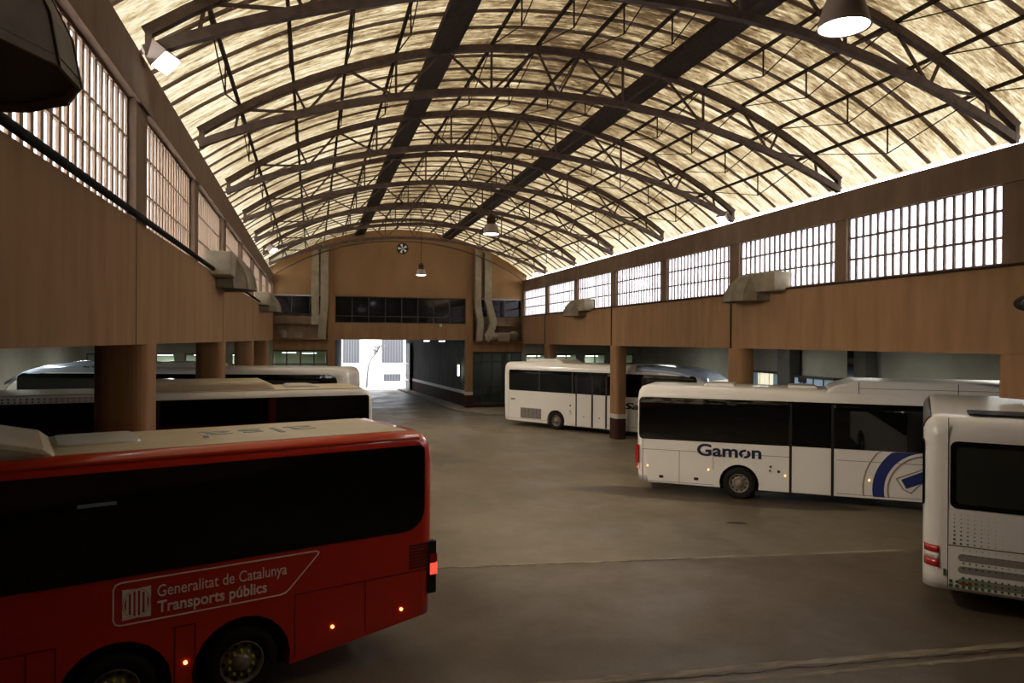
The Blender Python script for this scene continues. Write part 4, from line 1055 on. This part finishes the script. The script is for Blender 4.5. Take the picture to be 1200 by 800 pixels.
# tail lamp cluster wrapping the corner
def corner_patch(name, z0, z1, m, q0=.02, q1=.26):
    r_ = .30; b = MB(); n_ = 6; vs = []
    for k in range(n_ + 1):
        q_ = q0 + (q1 - q0) * k / n_
        x = r_ - sqrt(max(0, r_ * r_ - (r_ - min(q_, r_)) ** 2)) - .018
        vs += [(x, 1.25 - q_, z0), (x, 1.25 - q_, z1)]
    b.add(vs, [(2 * k, 2 * k + 1, 2 * k + 3, 2 * k + 2) for k in range(n_)], True); o = b.build(name, m, D.root)
    sd = o.modifiers.new('solid', 'SOLIDIFY'); sd.thickness = .02; return o
M['glassview'] = mat('painted_glass_view', (.022, .026, .022), .08, spec=.7)
rear('glass_view_pane', rrect(.53, 2.0, 2.06, 3.10, .08), M['glassview'], .017)  # added pane, view and reflection in the rear glass painted as its tint
b = MB(); xs_ = [.32, .5, .8, 1.2, 2., 3., 5., 6.2]; vs = []
for x in xs_:
    k_ = min(1., x / .3) ** .5; top_ = D.H - .25 * (1 - k_)
    for f_ in (8, 20, 32, 44, 56): vs.append((x, 1.25 - .30 + .312 * cos(radians(f_)) - .28 * (1 - k_), top_ - .30 + .312 * sin(radians(f_))))
b.add(vs, [(i * 5 + j, i * 5 + j + 1, i * 5 + j + 6, i * 5 + j + 5) for i in range(len(xs_) - 1) for j in range(4)], True); o = b.build('dark_cantrail', M['framedark'], D.root)
sd = o.modifiers.new('solid', 'SOLIDIFY'); sd.thickness = .02
corner_patch('tail_lamp', 1.12, 1.25, M['tailred']); corner_patch('reversing_lamp', 1.00, 1.115, M['tailwhite']); corner_patch('tail_lamp', .86, .995, M['tailred'])
rear('reflector', rrect(.33, .37, .72, .84, .01), M['green'], .012)
rear('number_plate', rrect(.58, .78, .60, .63, .01), M['tailred'], .022)
b = MB(); b.prism(rrect(.15, 7.2, 1.95, 3.2, .1), 1.235, 1.262); b.build('side_glass', M['busglass'], D.root)
b = MB(); b.prism(rrect(.15, 7.2, 1.95, 3.2, .1), -1.262, -1.235); b.build('side_glass', M['busglass'], D.root)
b = MB(); b.prism(rrect(.25, 1.2, -.9, .52, .08), D.H + .0, D.H + .035, 'xy'); b.build('roof_vent_strip', M['blackhole'], D.root)

# --- G : white coach with green dots, behind the red one
G = Bus((1.70, 21.0), 190.2, 1, 11.6, 2.50, 3.60, 'white coach directly behind the red one, dark glass band below its pale roof', M['white'], zb=.34, zrear=.40, wheels=(3.3, 9.6), r=.20, archr=.60)
G.add_wheels()
G.plate('side_glass', rrect(.14, 11.3, 1.85, 3.42, (.06, .06, .2, .06)), M['busglass'])
G.roof_panel('roof_panel', .3, 11.0, 75, M['cream'], .012)
G.pod('roof_unit', 2.6, 6.2, 3.58, 3.84, M['cream'], 2.1, .3, .3, .09)
G.pod('roof_hatch', 1.3, 2.3, 3.60, 3.70, M['greyroof'], 1.0, .3, .1, .03)
gp = G.plate('cantrail_panel', rrect(6.3, 11.2, 3.425, 3.56, .01), M['white'], out=.004)
b = MB()
for i in range(40):
    for j in range(2): b.disc((6.4 + i * .12, 1.255, 3.46 + j * .07), .022 * min(1, .35 + i / 25), 'y', .006, 8)
merge_into(gp, b, M['green'])
b = MB(); b.box(-.03, .1, 1.0, 1.2, .9, 1.5); b.build('tail_lamp', M['tailred'], G.root)

# --- H : farther coach with daylight sheen painted silver on its front roof
Hn = Bus((1.38, 29.6), 164.6, 1, 14.0, 2.50, 3.84, 'far white coach with a raised front roof, its daylight sheen painted silver-blue, in the left aisle', M['white'], zb=.34, zrear=.40, wheels=(3.6, 5.0, 11.2), r=.26, archr=.60,
         nose=[(0, .45), (0, 1.6), (-.05, 2.6), (-.35, 3.2), (-.8, 3.52), (-1.8, 3.84), (-3.0, 3.84)])
Hn.add_wheels()
Hn.glass('side_glass', .42, 13.2, 2.0, 3.57, .3)
b = MB(); prof_ = [(8.0, 3.60), (8.3, 3.95), (9.6, 4.06), (11.0, 4.02), (12.2, 3.88), (13.0, 3.64), (13.7, 3.25), (13.2, 3.35), (12.0, 3.62), (11.0, 3.62)]
vs = []; lay = ((1.26, .16), (1.22, .06), (1.1, .0), (.5, -.04), (-.5, -.04), (-1.1, .0), (-1.22, .06), (-1.26, .16)); mm = len(prof_)
for y, dz in lay:
    for i, (x, z) in enumerate(prof_): vs.append((x, y, z - (dz if 1 <= i <= 6 else 0)))
fs = [(q_ * mm + i, q_ * mm + (i + 1) % mm, (q_ + 1) * mm + (i + 1) % mm, (q_ + 1) * mm + i) for q_ in range(len(lay) - 1) for i in range(mm)]
b.add(vs, fs, True); b.add(vs[:mm], [tuple(range(mm))]); b.add(vs[-mm:], [tuple(range(mm))]); b.build('front_roof_shell', M['silver'], Hn.root)
Hn.pod('roof_unit', 5.6, 8.1, 3.80, 4.02, M['greyroof'], 2.1, .3, .3, .08)
b = MB()
for i in range(3): b.prism([(9.6 + i * .35, 3.80), (9.85 + i * .35, 3.82), (9.85 + i * .35, 3.86), (9.6 + i * .35, 3.84)], 1.25, 1.275)
b.build('shell_vents', M['blackhole'], Hn.root)

# ------------------------------------------------------------------ light
w = bpy.data.worlds.new('overcast_sky'); SC.world = w; w.use_nodes = True
bg = w.node_tree.nodes['Background']; bg.inputs[0].default_value = (.98, .98, 1.0, 1); bg.inputs[1].default_value = 13.0
sun = bpy.data.lights.new('veiled_sun', 'SUN'); sun.energy = 3.0; sun.angle = radians(40); sun.color = (1, .96, .9)
so = bpy.data.objects.new('veiled_sun', sun); COL.objects.link(so); so.location = (30, -20, 40)
so.rotation_euler = Vector((.75, -.35, .70)).to_track_quat('Z', 'Y').to_euler()

# ------------------------------------------------------------------ camera
cam = bpy.data.cameras.new('camera'); cam.sensor_width = 36; cam.lens = 850 / 1200 * 36; cam.clip_end = 300; cam.clip_start = .05
co = bpy.data.objects.new('camera', cam); COL.objects.link(co); SC.camera = co
th = atan(234 / 850); pitch = -.0019; roll = .006
fw = Vector((sin(th) * cos(pitch), cos(th) * cos(pitch), sin(pitch))); rt = Vector((cos(th), -sin(th), 0)); up = rt.cross(fw)
R_ = rt * cos(roll) + up * sin(roll); U_ = up * cos(roll) - rt * sin(roll)
co.matrix_world = Matrix(((R_.x, U_.x, -fw.x, 0), (R_.y, U_.y, -fw.y, 0), (R_.z, U_.z, -fw.z, 5.0), (0, 0, 0, 1)))
vs_ = SC.view_settings
SC.display_settings.display_device = 'sRGB'
vs_.view_transform = 'Standard'; vs_.look = 'None'; vs_.gamma = 1; vs_.use_curve_mapping = False; vs_.exposure = 0.0
SC.cycles.use_denoising = True; SC.cycles.max_bounces = 8; SC.cycles.diffuse_bounces = 5; SC.cycles.transparent_max_bounces = 12
SC.cycles.sample_clamp_indirect = 8
